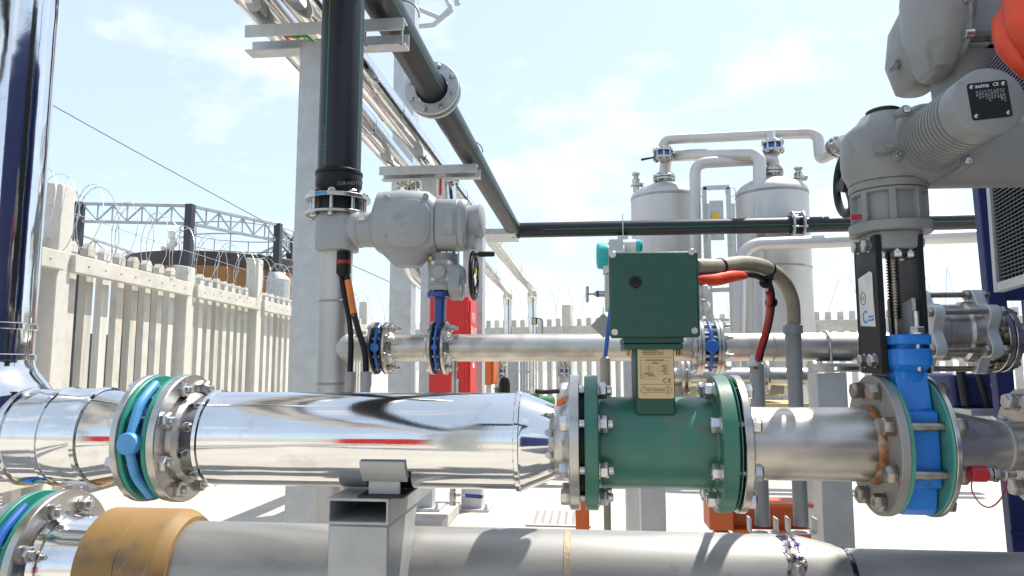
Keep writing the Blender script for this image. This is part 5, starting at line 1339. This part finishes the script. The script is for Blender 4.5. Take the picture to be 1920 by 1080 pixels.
T = thing('conduit_pipe', 'right hand grey steel conduit with coupling, below the arched hose', 'conduit', (x, Yc, q.z), 'grey conduits by the red cable')
b = MB(); b.cyl((x, Yc, q.z), (x, Yc, Cc(1490, 640).z), .0185, 28); part('tube', b, PVC, T)
b = MB(); b.lathe((x, Yc, Cc(1490, 708).z), EZ, [(0, .0205), (Cc(1490,622).z-Cc(1490,708).z, .0205)], 28); b.lathe((x, Yc, Cc(1490, 626).z), EZ, [(0,.025),(.022,.025),(.026,.021)], 24); part('coupling', b, PVC, T)
b = MB(); 
for s in (-1, 1): b.bb((x+s*.033-.002, Yc-.02, q.z-.014), (x+s*.033+.002, Yc+.02, q.z+.02))
b.bb((x-.033, Yc-.02, q.z-.018), (x+.033, Yc+.02, q.z-.0145)); part('clamp', b, GALV, T)
x = Cc(1423, 800).x; q = Cc(1423, 985)
T = thing('conduit_pipe', 'left hand grey steel conduit taking in the red and black cables', 'conduit', (x, Yc, q.z), 'grey conduits by the red cable')
zt_ = Cc(1423, 686).z
b = MB(); b.cyl((x, Yc, q.z), (x, Yc, zt_), .0185, 28); part('tube', b, PVC, T)
b = MB(); b.lathe((x-.004, Yc, zt_-.001), EZ, [(0, .022), (.006, .022), (.016, .014), (.03, .010)], 24); part('sealing_tape', b, GALV, T)
b = MB()
for s in (-1, 1): b.bb((x+s*.033-.002, Yc-.02, q.z-.014), (x+s*.033+.002, Yc+.02, q.z+.02))
b.bb((x-.033, Yc-.02, q.z-.018), (x+.033, Yc+.02, q.z-.0145)); part('clamp', b, GALV, T)
# red and black cables
kb = [V((bx1+.004, YB+.05, B(1310, 521, YB+.05).z)), Cc(1345, 522, 1.56), Cc(1388, 515, 1.63), Cc(1420, 518, 1.72), Cc(1443, 535, 1.80), Cc(1448, 570, 1.86), Cc(1441, 615, 1.92), Cc(1428, 660, 1.95), Cc(1422, 690, 1.95)]
cp = bez(kb, 10); b = MB(); b.tube(cp, .0072, 14); solo('cable', b, BLACKP, 'black cable curving from the green box to the left conduit', 'cable', kb[0])
kr = [p+V((-.010, -.012, -.004)) for p in kb]; cpr = bez(kr, 10)
b = MB(); b.tube(cpr[44:], .0075, 14); Rr = solo('cable', b, REDCAP, 'red cable running down beside the black one into the left conduit', 'cable', kr[4])
b = MB(); b.tube(cpr[1:25], [.0085+.0055*math.sin(PI*min(1, k/23))**.8 for k in range(24)], 16); solo('cable_sleeve', b, ORANGE, 'bright orange heat shrink boot leaving the green box', 'cable sleeve', kr[0])
for i in (37, 49):
    d = (cp[i+1]-cp[i-1]).normalized(); b = MB(); b.lathe(cp[i]+V((-.004,-.006,-.002))-d*.003, d, [(0, .0150), (.006, .0150)], 18); part('cable_tie', b, BLACKP, Rr)

# ================================================================== PRESSURE TRANSMITTER BEHIND THE BOX
Yt = 1.95
def Tt(px, py, Y=Yt): return P(px, py, Y)
mt_ = mp(1160, 480, Yt)
T = thing('pressure_transmitter', 'pressure transmitter with turquoise end caps peeping out behind the green box', 'transmitter', Tt(1150, 560))
c = Tt(1133, 482)
b = MB(); b.lathe(Tt(1133, 480), -EX, [(-6*mt_, 24*mt_), (0, 25*mt_), (10*mt_, 25*mt_), (14*mt_, 22*mt_), (15*mt_, 12*mt_)], 28); part('end_cap', b, TURQ, T)
b = MB(); b.lathe(Tt(1130, 480), EX, [(0, 22*mt_), (40*mt_, 22*mt_)], 32); b.bb(Tt(1131, 512, Yt-.02), Tt(1150, 470, Yt+.03)); part('housing', b, WHITEP, T)
b = MB(); b.lathe(Tt(1140, 462), EX, [(0, 12*mt_), (52*mt_, 12*mt_)], 28); part('terminal_tube', b, WHITEP, T)
b = MB(); b.lathe(Tt(1192, 462), EX, [(0, 13*mt_), (7*mt_, 13*mt_), (12*mt_, 9*mt_), (13*mt_, 4*mt_)], 28); part('end_cap', b, TURQ, T)
b = MB(); b.bb(Tt(1135, 583, Yt-.02), Tt(1160, 518, Yt+.03)); b.bb(Tt(1137, 519, Yt-.01), Tt(1150, 508, Yt+.02)); part('manifold', b, BEIGE, T, bevel=.002)
b = MB(); b.bb(Tt(1142, 470, Yt-.03), Tt(1168, 449, Yt-.025)); part('nameplate', b, GALV, T)
b = MB(); b.lathe(Tt(1135, 551), -EX, [(0, 6*mt_), (12*mt_, 6*mt_), (13*mt_, 4.5*mt_), (20*mt_, 4.5*mt_), (21*mt_, 2*mt_), (31*mt_, 2*mt_)], 18); b.cyl(Tt(1101, 537), Tt(1101, 567), 3*mt_, 14); part('bleed_valve', b, FLSTEEL, T)
b = MB(); b.lathe(Tt(1123, 551), -EX, [(0, 6.3*mt_), (5*mt_, 6.3*mt_)], 18); part('blue_collar', b, BLUED, T)
b = MB(); q = Tt(1131, 586, Yt-.03); k_ = 25*mt_
b.box(q-EZ*(k_*.95), (k_*1.3, .0015, k_*1.3), V((1,0,1)).normalized(), EY, V((-1,0,1)).normalized()); b.cyl(q-EZ*.003, q+EZ*.014, .0012, 8); part('tag_plate', b, DULL, T)
b = MB(); b.tube(bez([Tt(1146, 575, Yt-.02), Tt(1141, 610, Yt-.03), Tt(1138, 640, Yt-.02), Tt(1135, 668, Yt)], 6), .0058, 10); part('blue_cable', b, BLUEM, T)
x = Tt(1135, 700).x
b = MB(); b.lathe((x, Yt, Tt(1135, 745).z), EZ, [(0, .0135), (Tt(1135,672).z-Tt(1135,745).z, .0135), (Tt(1135,668).z-Tt(1135,745).z, .008)], 24); b.cyl((x, Yt, 0), (x, Yt, Tt(1135,745).z), .0095, 16); solo('conduit_pipe', b, FLEX, 'thin beige conduit behind the left green flange holding the blue cable', 'conduit', (x, Yt, 0))

# ================================================================== SUPPORTS BEHIND AND BELOW
x0_, x1_b = P(1201, 950, 2.95).x, P(1247, 950, 2.95).x
b = MB(); b.bb((x0_, 2.92, 0), (x1_b, 3.02, ZB-RB-.002)); solo('support_post', b, GALV, 'plain galvanised post directly below the green meter body', 'post', (x0_, 2.95, 0), bevel=.003)
x0_ = P(1170, 700, 4.2).x; x1_b = P(1195, 700, 4.2).x
b = MB(); b.bb((x0_, 4.2, 0), (x1_b, 4.3, P(1180, 672, 4.2).z)); solo('support_post', b, GALV, 'grey post seen just left of the meter neck under the back pipe', 'post', (x0_, 4.2, 0), bevel=.003)
# orange frame
Yo = 2.75
T = thing('skid_base', 'orange painted steel skid frame low behind the right green flange', 'frame', (P(1430, 980, Yo).x, Yo, 0))
xo0, xo1, xo2 = P(1328, 970, Yo).x, P(1376, 970, Yo).x, P(1530, 970, Yo).x; zo0, zo1 = P(1400, 996, Yo).z, P(1400, 952, Yo).z
b = MB(); b.bb((xo0, Yo+.02, zo1), (xo2, Yo+.16, zo1+.012)); b.bb((xo1+.001, Yo+.08, zo0), (xo2-.01, Yo+.09, zo1-.001)); b.bb((xo1+.001, Yo+.02, zo0-.012), (xo2, Yo+.16, zo0-.0005)); part('channel_beam', b, ORANGEP, T)
b = MB(); b.bb((xo0+.004, Yo, zo0), (xo1, Yo+.14, zo1-.001)); part('end_box', b, ORANGEP, T, bevel=.004)
for xx in (xo0+.03, xo2-.06): b = MB(); b.bb((xx, Yo+.03, 0), (xx+.05, Yo+.10, zo0-.0125)); part('leg', b, ORANGEP, T)
q0, q1 = P(1079, 960, 2.7).x, P(1105, 960, 2.7).x
b = MB(); b.bb((q0, 2.7, 0), (q1, 2.76, P(1092, 925, 2.7).z)); solo('orange_post', b, ORANGEP, 'bright orange post below the left flange of the green meter', 'post', (q0, 2.7, 0), bevel=.003)
# ball valve with blue lever
q = P(849, 930, 2.85); T = thing('ball_valve', 'small drain valve with blue lever handle below the mirror clad pipe', 'valve', q)
mq = mp(849, 930, 2.85)
b = MB(); b.cyl(q+EZ*(10*mq), V((q.x, q.y, ZB-RB)), 5*mq, 16); part('drain_pipe', b, STEEL, T)
b = MB(); b.lathe(q-EZ*(17*mq), EZ, [(0, 6.5*mq), (6*mq, 6.5*mq), (7*mq, 5*mq), (10*mq, 6.5*mq), (24*mq, 6.5*mq), (25*mq, 5.5*mq), (32*mq, 5.5*mq)], 18); b.cyl(q+V((4*mq,0,2*mq)), q+V((14*mq,0,2*mq)), 3*mq, 12); part('body', b, STEEL, T)
b = MB(); b.box(q+V((18*mq, 0, 1.5*mq)), (14*mq, 8*mq, 2*mq)); part('handle_plate', b, BOLT, T)
b = MB(); b.slo([(q+V((24*mq,0,1.5*mq)), 4*mq, 4*mq, 3), (q+V((54*mq,0,.5*mq)), 4.5*mq, 4.5*mq, 3), (q+V((57*mq,0,.5*mq)), 3*mq, 3*mq, 2)], EY, EZ, 20); part('lever_grip', b, BLUED, T)
# drain grate on the slab
a, c = gnd(985, 987), gnd(1075, 961)
b = MB(); xg_, yg_ = a.x, a.y
b.bb((a.x, a.y, .004), (a.x+.50, a.y+.62, .012)); gt = solo('drain_cover', b, PAD, 'slotted drain cover flush in the bright slab', 'drain cover', (a.x, a.y, 0), bevel=.002)
b = MB()
for k in range(7): b.bb((a.x+.05+.06*k, a.y+.06, .0125), (a.x+.075+.06*k, a.y+.56, .0135))
part('slots', b, JOINT, gt)

# ================================================================== SMALL PUMPS IN THE GAP
Yp = 9.0
def pump(px, label, motor):
    x = P(px, 700, Yp).x; T = thing('pump_valve_stack', label, 'pump', (x, Yp, 0), 'pumps with blue valves in the gap')
    z = lambda py: P(px, py, Yp).z
    k = mp(px, 720, Yp)
    b = MB(); b.lathe((x, Yp, z(692)), EZ, [(0, 9*k), (z(650)-z(692), 9*k)], 20); b.lathe((x, Yp, z(690)), EZ, [(0, 12*k), (4*k, 12*k)], 20); b.lathe((x, Yp, z(680)), EZ, [(0, 12*k), (3*k, 12*k)], 20); part('upper_pipe', b, FLSTEEL, T)
    b = MB(); b.lathe((x, Yp, z(699)), EZ, [(0, 10.5*k), (7*k, 10.5*k)], 24); part('blue_valve', b, BLUEM, T)
    for py in (692, 703):
        b = MB(); b.disc((x, Yp, z(py)), EZ, 13*k, 2.5*k); part('flange', b, FLSTEEL, T)
    bolts(T, (x, Yp, z(696)), EZ, 11.2*k, 8, 14*k, BOLT, r=.012, hr=.022, hh=.018)
    b = MB(); b.lathe((x, Yp, z(727)), EZ, [(0, 7*k), (11*k, 9*k), (24*k, 9.5*k)], 24); part('reducer', b, VESS, T)
    b = MB(); b.lathe((x, Yp, z(740)), EZ, [(0, 8*k), (9*k, 9*k), (12*k, 12*k), (13*k, 6*k)], 20); b.lathe((x-.05, Yp, z(760)), EX, [(0, 12*k), (.12, 14*k), (.2, 12*k)], 24)
    b.bb((x-.1, Yp-.1, 0), (x+.12, Yp+.1, z(765))); part('pump_body', b, PUMPG, T)
    if motor:
        b = MB(); xm0 = P(985, 752, Yp).x
        b.lathe((xm0, Yp-.3, z(756)), EX, [(0, 8*k), (2*k, 15*k), (55*k, 15*k), (58*k, 10*k)], 28); b.bb((xm0+10*k, Yp-.42, z(742)), (xm0+30*k, Yp-.2, z(736))); part('motor', b, PUMPG, T)
        b = MB(); b.lathe((P(1062,770,Yp-1).x, Yp-1.0, P(1062,762,Yp-1).z), -EY, [(0, 16*k), (.03, 17*k), (.06, 16*k), (.06, 9*k), (0, 9*k)], 36, False, False); part('orange_guard', b, ORANGEP, T)
        b = MB(); b.tube([P(1003, 733, Yp-.4), P(1020, 735, Yp-.4), P(1052, 733, Yp-.4)], .028, 10); part('black_hose', b, RUBBER, T)
pump(936, 'left pump stack with blue valve band, beside the orange box', False)
pump(1058, 'right pump stack with blue valve band, green motor and orange guard', True)
a, c = P(908, 722, 8.4), P(921, 676, 8.4)
b = MB(); b.bb((a.x, 8.4, a.z), (c.x, 8.55, c.z+.12)); b.bb((c.x+.001, 8.42, a.z+.01), (c.x+.03, 8.8, c.z+.1)); ob = solo('orange_box', b, ORANGEP, 'orange hose box on a thin stand, right of the red cabinet', 'box', (a.x, 8.4, 0), bevel=.01)
b = MB(); b.cyl((a.x+.05, 8.46, 0), (a.x+.05, 8.46, a.z), .02, 10); part('stand', b, GALV, ob)
T = thing('utility_stand', 'grey post with thin vertical tubes behind the back pipe, left of the pumps', 'stand', (P(965,700,9.5).x, 9.5, 0))
xs_ = P(962, 700, 9.5).x; b = MB(); b.bb((P(953,700,9.5).x, 9.5, 0), (P(972,700,9.5).x, 9.6, P(960,655,9.5).z)); part('post', b, GALV, T)
for px in (977, 983, 988): x = P(px, 700, 9.4).x; b = MB(); b.cyl((x, 9.4, 0), (x, 9.4, P(px, 655, 9.4).z), .014, 8); part('tube', b, GALV, T)
for py in (697, 735): b = MB(); b.beam(P(974, py, 9.38), P(994, py, 9.38), .02, .03); part('cleat', b, GALV, T)
b = MB(); c = P(946, 725, 8.8); b.tube([P(939, 770, 8.8), P(939, 720, 8.8), P(941, 712, 8.8), P(946, 708, 8.8), P(951, 712, 8.8), P(953, 720, 8.8), P(953, 770, 8.8)], .022, 10); b.slo([(P(946,770,8.83), .05, .02, 3), (P(946,722,8.83), .05, .02, 3), (P(946,712,8.83), .03, .02, 2)], EX, EY, 16); solo('black_guard', b, RUBBER, 'black rounded hose guard between orange box and grey post', 'guard', c)
# small green junction box on a goose neck
T = thing('junction_box', 'tiny green junction box on a bent conduit above the back pipe, before the fence', 'junction box', P(1002, 602, 9.0))
b = MB(); a, c = P(997, 608, 9.0), P(1007, 595, 9.0); b.bb((a.x, 9.0, a.z), (c.x, 9.1, c.z)); part('box', b, GREENB, T, bevel=.006)
b = MB(); a, c = P(998.5, 607, 8.99), P(1004.5, 597, 8.99); b.bb((a.x, 8.985, a.z), (c.x, 8.995, c.z)); part('cover_label', b, PLATE, T)
b = MB(); b.tube(bend([P(1007, 597, 9.05), P(1017, 598, 9.05), P(1017, 640, 9.05)], .04, 5), .012, 8); part('conduit', b, PVC, T)

# ================================================================== BEHIND THE CAMERA (objects added for, and seen only as, reflections in the polished cladding)
T = thing('fire_cabinet', 'second red cabinet behind the camera, mirrored as a short red band in the cladding', 'cabinet', (-2.4, -5.2, .4))
b = MB(); b.bb((-2.85, -5.6, .35), (-1.95, -5.2, 1.75)); part('body', b, RED, T, bevel=.01)
b = MB(); b.bb((-2.80, -5.199, .40), (-2.0, -5.185, 1.70)); part('door', b, RED, T, bevel=.004)
b = MB(); b.bb((-1.93, -5.7, 0), (-1.78, -5.55, 3.4)); part('post', b, GALVR, T)
b = MB(); b.bb((-14, -13.3, 0), (12, -13.1, 1.9)); solo('boundary_wall', b, CONC, 'low concrete wall far behind the camera, mirrored under the sky', 'wall', (0, -13, 0))
T = thing('rack_column', 'galvanised column behind the camera, mirrored as a dark curve in the polished pipe', 'column', (-.75, -1.3, 0))
b = MB(); b.bb((-.82, -1.45, .02), (-.62, -1.25, 3.6)); part('shaft', b, GALVR, T)
b = MB(); b.bb((-.9, -1.53, 0), (-.54, -1.17, .02)); part('base_plate', b, GALV, T)
b = MB(); b.tube(bend([V((-.7, -1.1, 3.4)), V((1.2, -1.1, 3.4)), V((1.2, -6, 3.4))], .3, 6), .16, 28)
solo('overhead_pipe', b, HDPE[0], 'black overhead pipe behind the camera, mirrored in the polished cladding', 'pipe', (-.7, -1.1, 3.4))
T = thing('blue_machine', 'added navy plant container, unseen behind the camera on the right, for reflections only', 'container', (4.5, -6, 0))
b = MB(); b.bb((2.2, -8, .2), (6.5, -5.5, 2.9)); part('body', b, NAVY, T)
b = MB(); b.bb((2.6, -5.5, .5), (3.5, -5.46, 2.5)); part('door', b, NAVY, T)
